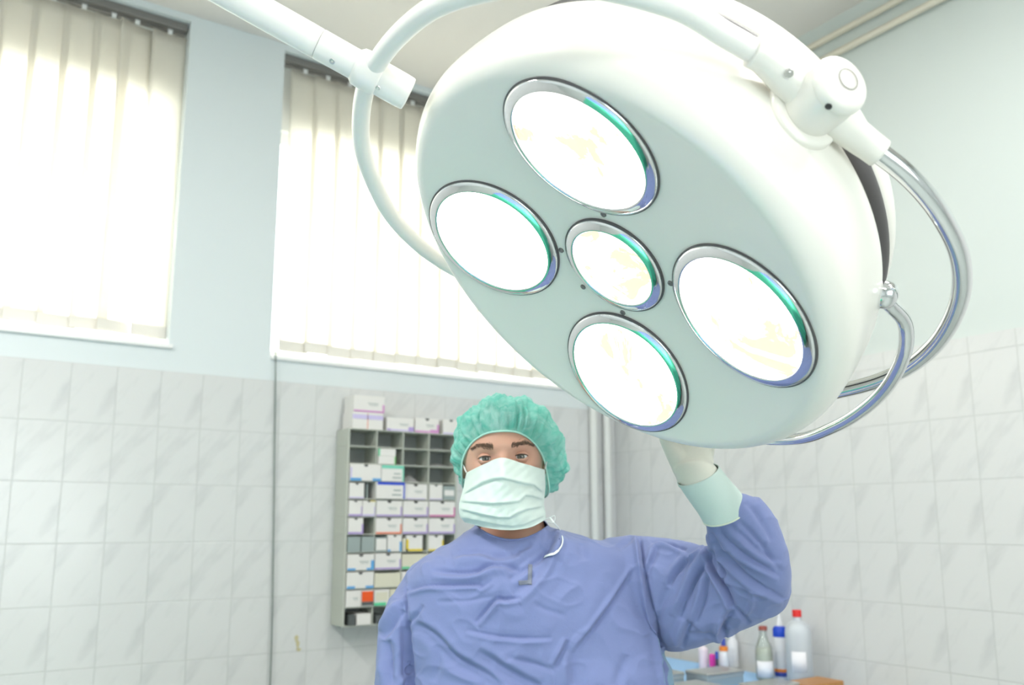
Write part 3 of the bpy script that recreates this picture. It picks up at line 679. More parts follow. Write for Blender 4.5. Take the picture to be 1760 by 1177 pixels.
# pump bottle
xy = pos(1341, 3.32)
r = bottle('pump_bottle', xy, [('bottle_body', [(0, .001), (.024, .001), (.0255, .004), (.0255, .128), (.0245, .131)], m_w, None),
    ('foot_band', [(.0258, .022), (.0260, .0225), (.0260, .031), (.0258, .0315)], m_or, 'orange band'), ('foot_band', [(.0258, .008), (.0260, .0085), (.0260, .0215), (.0258, .022)], m_nb, 'blue band'),
    ('cap', [(.0, .164), (.010, .164), (.020, .161), (.0255, .154), (.0257, .130), (.024, .130)], m_blue, 'bright blue shoulder cap'),
    ('pump_head', [(0, .205), (.004, .204), (.006, .19), (.009, .178), (.012, .171), (.012, .163), (0, .163)], m_w, 'white pump nozzle')], 'white bottle with a bright blue cap and pump, beside the jug')
# glass infusion bottle
xy = pos(1312, 3.29)
r = bottle('glass_bottle', xy, [('bottle_body', [(0, .002), (.028, .002), (.0305, .007), (.0305, .085), (.027, .105), (.016, .130), (.0125, .138), (.0125, .150), (.0145, .152), (.0145, .156)], M_bglass, None),
    ('liquid', [(0, .004), (.0285, .004), (.0285, .085), (.0265, .098), (0, .098)], m_liq, 'pale milky liquid'),
    ('stopper', [(0, .166), (.0135, .166), (.0155, .163), (.0155, .154), (0, .154)], m_rub, 'brown red stopper')], 'small glass bottle of pale liquid with a brown red stopper')
lbl(.0310, .012, .068, FA-1.3, FA+1.0, m_lab, xy, r)
xy = pos(1243, 3.50)
bottle('small_bottle', xy, [('bottle_body', [(0, .001), (.0155, .001), (.0165, .003), (.0165, .060), (.014, .066)], m_w, None), ('neck_band', [(.0162, .064), (.0162, .078), (.010, .080)], m_or, 'orange band'), ('cap', [(0, .105), (.008, .105), (.009, .102), (.009, .079)], m_nb, 'navy cap'), ('foot_band', [(.0167, .004), (.0169, .0045), (.0169, .012), (.0167, .0125)], mat('salmon_band', lin((230, 150, 130))[:3], .5), 'salmon band')], 'small white bottle with an orange collar and navy cap under the raised elbow')
xy = pos(1259, 3.58)
bottle('small_bottle', xy, [('bottle_body', [(0, .001), (.019, .001), (.020, .004), (.020, .085), (.012, .096), (.010, .10)], m_w, None), ('cap', [(0, .118), (.011, .118), (.0115, .099), (.009, .099)], m_w, None)], 'plain white bottle right of the orange-collared one')
xy = pos(1231, 3.42)
bottle('small_vial', xy, [('vial_body', [(0, .001), (.0055, .001), (.006, .002), (.006, .048)], mat('dark_vial', (.06, .05, .08), .4), None), ('cap', [(0, .072), (.006, .071), (.0065, .048), (0, .048)], m_nb, 'navy cap')], 'thin dark vial with a navy cap beside the orange-collared bottle', 'vial', 16)
xy = pos(1223, 3.46)
bottle('magenta_tub', xy, [('tub_body', [(0, .001), (.011, .001), (.012, .003), (.012, .050), (.010, .058), (0, .058)], m_mag, None)], 'small magenta tub left of the dark vial', 'tub', 20)
xy = pos(1208, 3.50)
bottle('small_bottle', xy, [('bottle_body', [(0, .001), (.017, .001), (.018, .003), (.018, .070), (.010, .078), (0, .08)], mat('pink_white_plastic', (.80, .70, .76), .4), None)], 'pinkish white bottle left of the magenta tub')

# ------------------------------------------------------------------ surgeon
def skin_mat():
    m = mat('skin', (0.56, 0.33, 0.235), 0.5, spec=0.35); nt = m.node_tree; L = nt.links; b = nt.nodes['Principled BSDF']
    b.inputs['Subsurface Weight'].default_value = 0.12; b.inputs['Subsurface Radius'].default_value = (.01, .004, .002); b.inputs['Subsurface Scale'].default_value = 1.0
    tc = N(nt, 'ShaderNodeTexCoord'); nz = N(nt, 'ShaderNodeTexNoise', Scale=28.0, Detail=4.0); L.new(tc.outputs['Object'], nz.inputs['Vector'])
    mx = N(nt, 'ShaderNodeMix', _data_type='RGBA'); mx.inputs['A'].default_value = (.60, .36, .26, 1); mx.inputs['B'].default_value = (.54, .28, .20, 1)
    L.new(nz.outputs['Fac'], mx.inputs['Factor']); L.new(mx.outputs['Result'], b.inputs['Base Color']); return m
M_skin = skin_mat()
def cloth_mat(name, a, bcol, weave=700, bump=.25):
    m = bpy.data.materials.new(name); m.use_nodes = True; nt = m.node_tree; L = nt.links; b = nt.nodes['Principled BSDF']
    tc = N(nt, 'ShaderNodeTexCoord'); nz = N(nt, 'ShaderNodeTexNoise', Scale=weave, Detail=2.0); L.new(tc.outputs['Object'], nz.inputs['Vector'])
    n2 = N(nt, 'ShaderNodeTexNoise', Scale=9.0, Detail=3.0); L.new(tc.outputs['Object'], n2.inputs['Vector'])
    mx = N(nt, 'ShaderNodeMix', _data_type='RGBA'); mx.inputs['A'].default_value = (*a, 1); mx.inputs['B'].default_value = (*bcol, 1)
    L.new(mth(nt, 'ADD', mth(nt, 'MULTIPLY', nz.outputs['Fac'], .5), mth(nt, 'MULTIPLY', n2.outputs['Fac'], .5)), mx.inputs['Factor'])
    L.new(mx.outputs['Result'], b.inputs['Base Color']); b.inputs['Roughness'].default_value = .85; b.inputs['Specular IOR Level'].default_value = .15
    b.inputs['Sheen Weight'].default_value = .15
    n3 = N(nt, 'ShaderNodeTexNoise', Scale=45.0, Detail=5.0, Roughness=.6); L.new(tc.outputs['Object'], n3.inputs['Vector'])
    bp = N(nt, 'ShaderNodeBump', Strength=bump, Distance=.003)
    L.new(mth(nt, 'ADD', mth(nt, 'MULTIPLY', nz.outputs['Fac'], .15), n3.outputs['Fac']), bp.inputs['Height']); L.new(bp.outputs['Normal'], b.inputs['Normal'])
    return m
M_gown = cloth_mat('blue_gown_cotton', (.165, .203, .390), (.205, .246, .450))
M_gside = cloth_mat('grey_blue_gown_tie', (.18, .31, .43), (.22, .35, .47))
M_trou = cloth_mat('blue_trousers', (.17, .24, .50), (.20, .27, .55))
PD = 1.65
base = RD(-.01, PD, 0)
man = empty('person', base, 'surgeon in blue gown, teal cap and pleated mask, one arm raised behind the lamp', 'person')

# --- head frame
EYM = W(864.5, 786, 1.56)                      # midpoint between the eyes on the face surface
hf = -FH*math.cos(math.radians(3))-np.array([0, 0, math.sin(math.radians(3))])
roll = math.radians(3.2)
hr0 = RT; hu0 = np.cross(hr0, -hf)
if hu0[2] < 0: hu0 = -hu0
HR = hr0*math.cos(roll)+hu0*math.sin(roll); HU = -hr0*math.sin(roll)+hu0*math.cos(roll); HF = hf
HC = EYM-HF*.083
def H(x, y, z): return HC+HR*x+HU*y+HF*z
def head_vf():
    nu, nv = 120, 96; V = []; Fc = []
    for j in range(nv+1):
        la = -PI/2+PI*j/nv
        for i in range(nu):
            lo = 2*PI*i/nu                      # lo = 0 faces forward
            cx, cz, cy = math.cos(la)*math.sin(lo), math.cos(la)*math.cos(lo), math.sin(la)
            # skull / jaw shape
            wx = .0745; wz = .096; wy = .105 if cy > 0 else .118
            e = 2.05; k = (abs(cx)**e+abs(cy)**e+abs(cz)**e)**(-1/e)
            x, y, z = cx*k*wx, cy*k*wy, cz*k*wz
            if y < 0:
                t = min(1, -y/.118); x *= 1-.30*t**1.5
                if z < 0: z *= 1-.35*t
                else: z *= 1-.04*t
            if y > .0: x *= 1+.05*math.sin(min(1, y/.09)*PI) if z < .02 else 1
            if z > 0:
                f = min(1, max(0, z/.05)); g = lambda u, s: math.exp(-(u/s)**2)
                ax_ = abs(x)
                dz = 0
                dz += -.0155*g(ax_-.031, .0185)*g(y+.001, .0135)           # sockets
                dz += .0035*g(ax_-.030, .022)*g(y-.019, .0075)            # brow ridge
                dz += .0075*g(x, .0085)*g(y+.010, .022)                   # nose bridge
                dz += .020*g(x, .0125)*g(y+.044, .016)                    # nose
                dz += -.004*g(x, .010)*g(y-.010, .010)
                dz += .0035*g(ax_-.042, .016)*g(y+.034, .018)             # cheeks
                dz += .005*g(x, .022)*g(y+.072, .010)                     # lips
                dz += .006*g(x, .02)*g(y+.103, .014)                      # chin
                z += dz*f
                if ax_ > .05: z -= .0
            V.append(H(x, y, z))
    for j in range(nv):
        for i in range(nu):
            i2 = (i+1) % nu; Fc.append((j*nu+i, j*nu+i2, (j+1)*nu+i2, (j+1)*nu+i))
    return V, Fc
def loft_vf(secs, seg=40, n=6, cap=True):
    """secs: list of (center, u_axis*ru, v_axis*rv)"""
    C = catmull([s[0] for s in secs], n); U = catmull([s[1] for s in secs], n); Vv = catmull([s[2] for s in secs], n)
    V = []; Fc = []
    for c, u, v in zip(C, U, Vv):
        for k in range(seg):
            a = 2*PI*k/seg; V.append(c+u*math.cos(a)+v*math.sin(a))
    m = len(C)
    for j in range(m-1):
        for k in range(seg):
            k2 = (k+1) % seg; Fc.append((j*seg+k, j*seg+k2, (j+1)*seg+k2, (j+1)*seg+k))
    if cap: Fc.append(tuple(range(seg))[::-1]); Fc.append(tuple((m-1)*seg+k for k in range(seg)))
    return V, Fc
def z_at(py, d=PD): return W(880, py, d)[2]
def r_at(px, d=PD, py=1000): p = W(px, py, d); return float(p@RT)
neck_secs = [(H(0, -.02, -.035), HR*.056, HF*.056), (H(.003, -.075, -.030), HR*.061, HF*.059), (RD(r_at(881), PD+.03, z_at(925)), RT*.067, FH*.063), (RD(r_at(880), PD+.05, z_at(960)), RT*.10, FH*.07),
             (RD(r_at(888), PD+.05, z_at(1010)), RT*.165, FH*.09), (RD(r_at(895), PD+.05, z_at(1120)), RT*.155, FH*.09), (RD(r_at(900), PD+.05, 1.1), RT*.14, FH*.085), (RD(r_at(900), PD+.05, .92), RT*.16, FH*.09)]
SHR = W(1080, 985, 1.70); ELB = W(1285, 1005, 1.55); WR = W(1192, 818, 1.43)
SHL = W(722, 1040, 1.69); ELL = RD(r_at(688), 1.70, 1.12); WRL = RD(r_at(672, 1.62), 1.60, .88)
arm_r = tube_vf(catmull([SHR, ELB, W(1276, 930, 1.505), W(1252, 888, 1.47), W(1226, 850, 1.453), W(1200, 816, 1.438)], 8), np.interp(np.linspace(0, 1, 41), [0, .3, .6, .8, 1], [.040, .034, .028, .022, .018]), 20)
arm_l = tube_vf(catmull([SHL, ELL, WRL], 10), np.interp(np.linspace(0, 1, 21), [0, .5, 1], [.038, .034, .026]), 20)
# ears
def ear(sx):
    V, Fc = tube_vf(catmull([H(sx*.070, .008, .0), H(sx*.080, .020, -.012), H(sx*.083, .012, -.026), H(sx*.080, -.012, -.022), H(sx*.072, -.030, -.006)], 6), np.interp(np.linspace(0, 1, 25), [0, .5, 1], [.005, .008, .006]), 12)
    return V, Fc
V, Fc = merge([head_vf(), loft_vf(neck_secs), arm_r, arm_l, ear(1), ear(-1)])
body = obj_vf('body', V, Fc, M_skin, man); body['label'] = 'skin of the face and neck'
bm = bmesh.new(); bm.from_mesh(body.data); bmesh.ops.remove_doubles(bm, verts=bm.verts, dist=1e-5); bmesh.ops.recalc_face_normals(bm, faces=bm.faces); bm.to_mesh(body.data); bm.free()
# --- eyes, lids, lashes, brows
M_eye = mat('eye_white', (.68, .66, .64), .15); M_iris = mat('grey_brown_iris', (.10, .095, .075), .2); M_pup = mat('pupil', (.01, .01, .01), .1)
M_hair = mat('dark_brown_hair', (.045, .030, .020), .6)
for sx in (-1, 1):
    ec = H(sx*.0318+.0003, -.0005, .0700); gd = CAM-ec; gd = gd/np.linalg.norm(gd)
    eb = lathe('eye', [(.0122*math.sin(t), .0122*math.cos(t)) for t in np.linspace(0, PI, 24)], M_eye, man, 32, org=ec, ax=gd)
    lathe('iris', [(0, .01262), (.003, .01258), (.0058, .01180), (.0066, .0104)], M_iris, eb, 28, org=ec, ax=gd)
    lathe('pupil', [(0, .01272), (.0018, .01270), (.0024, .0124)], M_pup, eb, 20, org=ec, ax=gd)
    R = .0136
    def sp(az, el, r): return ec+r*(HR*math.sin(az)*math.cos(el)+HU*math.sin(el)+HF*math.cos(az)*math.cos(el))
    def up_(az): q = az/math.radians(74); return math.radians(19)*max(0, 1-abs(q)**1.9)**.9-math.radians(2)*q*sx*-1
    def dn_(az): q = az/math.radians(74); return -math.radians(17)*max(0, 1-abs(q)**2.0)**.9-math.radians(2)*q*sx*-1
    for nm, fe, end in (('upper_eyelid', up_, math.radians(88)), ('lower_eyelid', dn_, -math.radians(88))):
        V = []; Fc = []; nA, nE = 30, 12
        for j in range(nE+1):
            for i in range(nA+1):
                az = math.radians(-88+176*i/nA); e0 = fe(az); t = (j-1)/(nE-1)
                if j == 0: V.append(sp(az, e0, .0120))
                else:
                    r_ = R+(.0008*math.exp(-((t-.12)/.1)**2) if nm[0] == 'u' else .0004*math.exp(-((t-.2)/.15)**2))-(.0008*math.exp(-((t-.42)/.07)**2) if nm[0] == 'u' else 0)
                    V.append(sp(az, e0+(end-e0)*t, r_))
        for j in range(nE):
            for i in range(nA): a = j*(nA+1)+i; Fc.append((a, a+1, a+nA+2, a+nA+1))
        lid = obj_vf(nm, V, Fc, M_skin, man)
        if nm[0] == 'u':
            tube('eyelashes', [sp(az, up_(az)-.02, R+.0004) for az in np.linspace(-1.22, 1.22, 24)], [.0004+.0010*math.sin(PI*k/23) for k in range(24)], M_hair, lid, 6)
    # brow: many short hairs
    parts = []
    bvh = BVHTree.FromPolygons([Vector(v) for v in [body.matrix_basis @ vv.co + Vector(base) for vv in body.data.vertices]], [p.vertices[:] for p in body.data.polygons])
    for k in range(440):
        t = random.random(); x = sx*(.0155+.040*t); y = .0175+.0065*math.sin(min(1, t*1.15)*PI*.62)-.008*max(0, t-.7)**1.0*2 + random.gauss(0, 1)*(.0027*(1-.6*t))
        o_ = Vector(H(x, y, .15)); hit_ = bvh.ray_cast(o_, Vector(-HF))
        if hit_[0] is None: continue
        p = np.array(hit_[0]); l = .0050*(1-.2*t)
        dr = HR*sx*(.35+.65*min(1, t*1.8))+HU*(.75-1.1*t)*.9; dr = dr/np.linalg.norm(dr)
        q1 = p+dr*l*.5+HF*.0009; q2 = p+dr*l+HF*.0002
        parts.append(tube_vf([p-HF*.0004, q1, q2], [.00022, .00026, .00007], 3))
    V, Fc = merge(parts); obj_vf('eyebrow', V, Fc, mat('brown_brow_hair', (.15, .095, .06), .6), man)
# --- short hair under the cap
V = []; Fc = []
hv, hfc = head_vf(); hv = np.array(hv); loc = np.stack([(hv-HC)@HR, (hv-HC)@HU, (hv-HC)@HF], 1)
keep = (loc[:, 1] > .052-.9*np.minimum(0, loc[:, 2])*0) & (loc[:, 2] < .095) | ((loc[:, 2] < -.005) & (loc[:, 1] > -.055))
keep &= ~((loc[:, 2] > .03) & (loc[:, 1] < .052))
ctr = HC; V = [ctr+(v-ctr)*1.015 for v in hv]; Fc = [f for f in hfc if all(keep[i] for i in f)]
bm = bmesh.new(); vs = {}
for f in Fc:
    if len(set(f)) < 3: continue
    try: bm.faces.new([vs.setdefault(i, bm.verts.new(V[i])) if i not in vs else vs[i] for i in f])
    except ValueError: pass
bmesh.ops.remove_doubles(bm, verts=bm.verts, dist=1e-5); obj_bm('hair', bm, M_hair, man, True)

# --- bouffant cap
def cap_mat():
    m = bpy.data.materials.new('teal_bouffant_fabric'); m.use_nodes = True; nt = m.node_tree; L = nt.links; b = nt.nodes['Principled BSDF']; out = nt.nodes['Material Output']
    tc = N(nt, 'ShaderNodeTexCoord'); nz = N(nt, 'ShaderNodeTexNoise', Scale=32.0, Detail=5.0, Roughness=.6, Distortion=1.2); L.new(tc.outputs['Object'], nz.inputs['Vector'])
    mx = N(nt, 'ShaderNodeMix', _data_type='RGBA'); mx.inputs['A'].default_value = (.17, .64, .53, 1); mx.inputs['B'].default_value = (.46, .84, .76, 1)
    mr = N(nt, 'ShaderNodeMapRange'); mr.inputs['From Min'].default_value = .38; mr.inputs['From Max'].default_value = .66; L.new(nz.outputs['Fac'], mr.inputs['Value'])
    L.new(mr.outputs[0], mx.inputs['Factor']); L.new(mx.outputs['Result'], b.inputs['Base Color']); b.inputs['Roughness'].default_value = .8
    bp = N(nt, 'ShaderNodeBump', Strength=.5, Distance=.004); L.new(nz.outputs['Fac'], bp.inputs['Height']); L.new(bp.outputs['Normal'], b.inputs['Normal'])
    tl = N(nt, 'ShaderNodeBsdfTranslucent'); L.new(mx.outputs['Result'], tl.inputs[0])
    m1 = N(nt, 'ShaderNodeMixShader'); m1.inputs[0].default_value = .35; L.new(b.outputs[0], m1.inputs[1]); L.new(tl.outputs[0], m1.inputs[2])
    tp = N(nt, 'ShaderNodeBsdfTransparent'); tp.inputs[0].default_value = (.75, .97, .92, 1)
    m2 = N(nt, 'ShaderNodeMixShader'); m2.inputs[0].default_value = .20; L.new(m1.outputs[0], m2.inputs[1]); L.new(tp.outputs[0], m2.inputs[2]); L.new(m2.outputs[0], out.inputs['Surface'])
    return m
M_cap = cap_mat()
CO = H(.006, .012, -.012)     # centre of the puff
loop_pts = [(0, .046, .090), (.030, .042, .083), (.054, .026, .064), (.0715, .000, .042), (.078, -.032, .022), (.080, -.066, .006), (.062, -.078, -.040), (0, -.070, -.085), (-.060, -.066, -.045), (-.077, -.050, -.004), (-.0775, -.026, .018), (-.0735, .002, .036), (-.056, .028, .060), (-.030, .043, .082)]
LPc = catmull([H(*p) for p in loop_pts], 16, closed=True)
apex = HU*.55-HF*.83; apex /= np.linalg.norm(apex)
def capR(dv, th):
    x, y, z = dv@HR, dv@HU, dv@HF
    rx = .104+(.012 if x > 0 else -.004)*max(0, 1-y*1.2)*.8; ry = .1075; rz = .122
    return 1/math.sqrt((x/rx)**2+(y/ry)**2+(z/rz)**2)
nT = 44; V = []; Fc = []; nL = len(LPc)
ph = rng.uniform(0, 6, 6)
for i, p in enumerate(LPc):
    d0 = p-CO; r0 = np.linalg.norm(d0); d0 = d0/r0; th = 2*PI*i/nL
    om = math.acos(max(-1, min(1, d0@apex)))
    for j in range(nT+1):
        t = (j/nT)**1.15
        s0 = math.sin((1-t)*om)/math.sin(om); s1 = math.sin(t*om)/math.sin(om); dv = d0*s0+apex*s1; dv /= np.linalg.norm(dv)
        puff = 1-math.exp(-t*13)
        rr = r0*1.012*(1-puff)+capR(dv, th)*puff
        pl = .0034*math.sin(34*th+2.1*math.sin(5*th+ph[0]))+.0022*math.sin(61*th+1.7*math.sin(9*th+ph[1]))
        lump = .0040*math.sin(7*th+9*t+ph[2])+.0035*math.sin(12*th-14*t+ph[3])+.0020*math.sin(19*th+31*t+ph[4])
        rr += pl*min(1, t*14)*math.exp(-t*3.0)*1.15+lump*min(1, t*5)*(1-t**3)
        V.append(CO+dv*rr)
for i in range(nL):
    i2 = (i+1) % nL
    for j in range(nT): Fc.append((i*(nT+1)+j, i2*(nT+1)+j, i2*(nT+1)+j+1, i*(nT+1)+j+1))
capo = obj_vf('bouffant_cap', V, Fc, M_cap, man); capo['label'] = 'teal gathered bouffant cap'
bm = bmesh.new(); bm.from_mesh(capo.data); bmesh.ops.remove_doubles(bm, verts=bm.verts, dist=1e-4); bmesh.ops.recalc_face_normals(bm, faces=bm.faces); bm.to_mesh(capo.data); bm.free()
bnd = tube('elastic_band', [CO+(p-CO)*1.012+HF*.0005 for p in LPc], .0017, mat('pale_teal_elastic', (.42, .72, .62), .8), capo, 8, closed=True)

# --- pleated mask
M_mask = cloth_mat('mint_mask_fleece', (.57, .67, .62), (.65, .74, .69), 900, .12)
def crv(pts):
    xs = [p[0] for p in pts]; return pts
topc = catmull([(803, 812, 0), (833, 797.5, 0), (862, 787, 0), (897, 796, 0), (935, 807, 0)], 12)
botc = catmull([(800, 897, 0), (838, 907, 0), (876, 911, 0), (912, 906, 0), (937, 893, 0)], 12)
lefc = catmull([(803, 812, 0), (798, 838, 0), (790, 866, 0), (791, 886, 0), (800, 897, 0)], 12)
rigc = catmull([(935, 807, 0), (936, 836, 0), (933, 866, 0), (936, 882, 0), (937, 893, 0)], 12)
def samp(c, t):
    x = t*(len(c)-1); i = min(int(x), len(c)-2); return c[i]*(1-(x-i))+c[i+1]*(x-i)
folds = [(np.array([(795, 849), (812, 838), (830, 827), (850, 821), (864, 820), (880, 824), (900, 829), (918, 832), (930, 842)]), .0075),
         (np.array([(795, 860), (820, 862), (849, 864), (878, 862), (892, 860), (903, 850), (915, 851), (931, 856)]), .0060),
         (np.array([(793, 874), (815, 879), (835, 884), (858, 888), (876, 888), (890, 880), (905, 874), (931, 869)]), .0060),
         (np.array([(800, 889), (820, 893), (850, 899), (880, 903), (900, 900), (932, 886)]), .0028)]
nu, nv = 130, 120; V = []; Fc = []
for j in range(nv+1):
    v = j/nv
    for i in range(nu+1):
        u = i/nu
        T, B, Lf, Rg = samp(topc, u), samp(botc, u), samp(lefc, v), samp(rigc, v)
        c00, c10, c01, c11 = topc[0], topc[-1], botc[0], botc[-1]
        p = (1-v)*T+v*B+(1-u)*Lf+u*Rg-((1-u)*(1-v)*c00+u*(1-v)*c10+(1-u)*v*c01+u*v*c11)
        px, py = p[0], p[1]; q = 2*u-1
        d = 1.5515+.050*abs(q)**3.0-.018*math.sin(PI*min(1, v*1.05))*(1-abs(q)**1.6)-.015*math.exp(-(q/.24)**2)*math.exp(-((v-.14)/.26)**2)
        d += .012*v*v*(1-abs(q)**2)*.3
        for (fc_, am) in folds:
            s = py-np.interp(px, fc_[:, 0], fc_[:, 1])
            edg = min(1, (1-abs(q))*9)
            if s < 0: h_ = math.exp(s/9.0)
            else: h_ = math.exp(-(s/2.0)**2)
            d -= am*.9*h_*edg
            if s > 0: d += am*.25*math.exp(-((s-5)/4.5)**2)*edg
        d += .0009*math.sin(px*.31+py*.12)*math.sin(py*.23)
        V.append(W(px, py, d))
for j in range(nv):
    for i in range(nu): a = j*(nu+1)+i; Fc.append((a, a+1, a+nu+2, a+nu+1))
mk = obj_vf('face_mask', V, Fc, M_mask, man); mk['label'] = 'pale mint pleated face mask'
md = mk.modifiers.new('thickness', 'SOLIDIFY'); md.thickness = .0009; md.offset = -1
def Wd(l): return [W(*p) for p in l]
M_tie = mat('white_mask_tie', (.80, .86, .84), .8)
tube('side_binding', Wd([(803, 812, 1.604), (798, 838, 1.603), (790, 866, 1.602), (791, 886, 1.602), (800, 897, 1.602)]), .0016, M_mask, mk, 8)
tube('side_binding', Wd([(935, 807, 1.604), (936, 836, 1.603), (933, 866, 1.602), (936, 882, 1.602), (937, 893, 1.602)]), .0018, M_mask, mk, 8)
tube('mask_tie', catmull(Wd([(937, 806, 1.602), (938.5, 797, 1.606), (941, 792, 1.615), (950, 786, 1.66)]), 6), .0022, M_tie, mk, 8, flat=.35)
tube('mask_tie', catmull(Wd([(802, 812, 1.602), (799, 806, 1.606), (797, 800, 1.62), (792, 795, 1.65)]), 6), .0022, M_tie, mk, 8, flat=.35)
tube('mask_tie', catmull(Wd([(937, 892, 1.60), (946, 889, 1.598), (953, 886, 1.597), (954, 893, 1.597), (949, 898, 1.598), (940, 896, 1.60)]), 6), .0007, M_tie, mk, 6)

# --- gloves (hand with palm, five fingers)
M_glove = cloth_mat('latex_glove', (.60, .61, .53), (.66, .66, .58), 300, .08); M_glove.node_tree.nodes['Principled BSDF'].inputs['Roughness'].default_value = .45
M_cuff = cloth_mat('pale_teal_knit_cuff', (.50, .61, .56), (.55, .66, .61), 500, .15)
def hand_vf(wrist, fwd, side, pn, curl, thumbside, spread=.06, s=1.0):
    """wrist point, direction of the fingers, direction across the palm (towards the little finger), palm normal (towards what is held)"""
    parts = []
    secs = [(wrist-fwd*.02*s, side*.029*s, pn*.022*s), (wrist+fwd*.01*s, side*.031*s, pn*.021*s), (wrist+fwd*.045*s, side*.041*s, pn*.0175*s), (wrist+fwd*.080*s, side*.043*s, pn*.0150*s), (wrist+fwd*.096*s, side*.040*s, pn*.011*s)]
    parts.append(loft_vf(secs, 28, 5))
    lens = [(.042, .026, .020), (.047, .030, .022), (.043, .028, .021), (.034, .021, .018)]
    for k in range(4):
        off = (-.030+.020*k)*s; b_ = wrist+fwd*.085*s+side*off-pn*.002*s; dv = fwd+side*(k-1.5)*spread; dv = dv/np.linalg.norm(dv)
        P = [b_-dv*.02*s, b_]; cur = 0; cu = curl if np.isscalar(curl) else curl[k]
        for m_, l in enumerate(lens[k]):
            cur += cu*(.75, 1.1, .8)[m_]; dd = dv*math.cos(cur)+pn*math.sin(cur); P.append(P[-1]+dd*l*s)
        P = catmull(P, 5); parts.append(tube_vf(P, np.interp(np.linspace(0, 1, len(P)), [0, .3, .8, .94, 1], [.0098*s, .0092*s, .0080*s, .0068*s, .003*s]), 14))
    tb_ = wrist+fwd*.022*s-side*.017*s*1.0+pn*.004*s
    dirs = [(-side*.42+fwd*.85+pn*.30), (-side*.12+fwd*.85+pn*.5), (fwd*.75+pn*.75+side*.15)]
    P = [tb_]; 
    for l, dd in zip((.040, .032, .026), dirs): dd = dd/np.linalg.norm(dd); P.append(P[-1]+dd*l*s)
    P = catmull(P, 6); parts.append(tube_vf(P, np.interp(np.linspace(0, 1, len(P)), [0, .3, .8, .95, 1], [.020*s, .0125*s, .0098*s, .0078*s, .003*s]), 14))
    return merge(parts)
def remeshed(name, V, Fc, m, parent, vox, smooth_it=6):
    me = bpy.data.meshes.new(name+'_src'); me.from_pydata([tuple(map(float, v)) for v in V], [], [tuple(f) for f in Fc]); me.update()
    bm = bmesh.new(); bm.from_mesh(me); bmesh.ops.recalc_face_normals(bm, faces=bm.faces); bm.to_mesh(me); bm.free()
    t = bpy.data.objects.new('tmp', me); COL.objects.link(t)
    r = t.modifiers.new('r', 'REMESH'); r.mode = 'VOXEL'; r.voxel_size = vox
    if smooth_it: sm = t.modifiers.new('s', 'SMOOTH'); sm.factor = .5; sm.iterations = smooth_it
    dg = bpy.context.evaluated_depsgraph_get(); dg.update()
    me2 = bpy.data.meshes.new_from_object(t.evaluated_get(dg)); bpy.data.objects.remove(t); bpy.data.meshes.remove(me)
    me2.name = name
    return link(name, me2, m, parent)
# raised hand closing on the chrome grab handle behind the lamp rim
GR = Lp(.425, 178.5, zh)                       # point gripped
tang = Lp(.425, 186, zh)-Lp(.425, 171, zh); tang /= np.linalg.norm(tang)
fwd = GR-WR; dist = np.linalg.norm(fwd); fwd /= dist
side = tang-fwd*(tang@fwd); side /= np.linalg.norm(side)
if side@RT < 0: side = -side
pn = np.cross(side, fwd)
toward = LC-GR
if pn@(-LN) > 0: pn = pn
tangent_off = -pn*.018
hw = GR-fwd*.098-pn*.020
hand_geo = hand_vf(hw, fwd, side, pn, [.78, .80, .80, .82], 1, .02)
# stretched knit-like glove cuff drawn over the sleeve
c0, c1, c2, c3 = W(1247, 884, 1.462), W(1232, 862, 1.452), W(1210, 835, 1.440), W(1197, 818, 1.430)
axd = c3-c0; axd /= np.linalg.norm(axd); cs, cn, _ = frame(axd, RT)
# sleeve opening plane follows the slanted rim
secs = []
rim_l, rim_r = W(1216, 902, 1.455), W(1274, 866, 1.470)
mid = (rim_l+rim_r)/2; uR = (rim_r-rim_l)/2; vR = np.cross(axd, uR); vR = vR/np.linalg.norm(vR)*.034
m1 = (W(1205, 884, 1.452)+W(1268, 846, 1.465))/2; u1 = (W(1268, 846, 1.465)-W(1205, 884, 1.452))/2
m2 = (W(1189, 862, 1.445)+W(1248, 822, 1.450))/2; u2 = (W(1248, 822, 1.450)-W(1189, 862, 1.445))/2
m3 = (W(1170, 833, 1.435)+W(1228, 798, 1.440))/2; u3 = (W(1228, 798, 1.440)-W(1170, 833, 1.435))/2
vv = vR/np.linalg.norm(vR)
cu1 = loft_vf([(m2*.35+m3*.65, u3*.88, vv*.029), (m3, u3*.95, vv*.0305), (m3*.45+(hw+fwd*.01)*.55, side*.0345, -pn*.028), (hw+fwd*.015, side*.035, -pn*.024), (hw+fwd*.05, side*.038, -pn*.017)], 28, 6)
if u3@side < 0: cu1 = loft_vf([(m2*.35+m3*.65, -u3*.88, vv*.029), (m3, -u3*.95, vv*.0305), (m3*.45+(hw+fwd*.01)*.55, side*.0345, vv*.028), (hw+fwd*.015, side*.035, vv*.024), (hw+fwd*.05, side*.038, vv*.017)], 28, 6)
gl = remeshed('surgical_glove', *merge([hand_geo, cu1]), M_glove, man, .0026, 5); gl['label'] = 'pale latex glove on the raised hand, gripping the lamp handle'
secs = [(mid, uR, vv*.037), (m1, u1, vv*.0365), (m2, u2, vv*.0345), (m3, u3*1.02, vv*.0325)]
V, Fc = loft_vf(secs, 48, 8, cap=False); cf = obj_vf('glove_cuff', V, Fc, M_cuff, gl); md = cf.modifiers.new('t', 'SOLIDIFY'); md.thickness = .0012; md.offset = 1; cf['label'] = 'pale teal glove cuff over the sleeve end'
ring = [mid+uR*math.cos(a)+vv*.037*math.sin(a) for a in np.linspace(0, 2*PI, 48, endpoint=False)]
tube('rolled_rim', [mid+(p-mid)*1.02 for p in ring], .0016, mat('pale_cuff_rim', (.62, .68, .55), .6), cf, 8, closed=True)
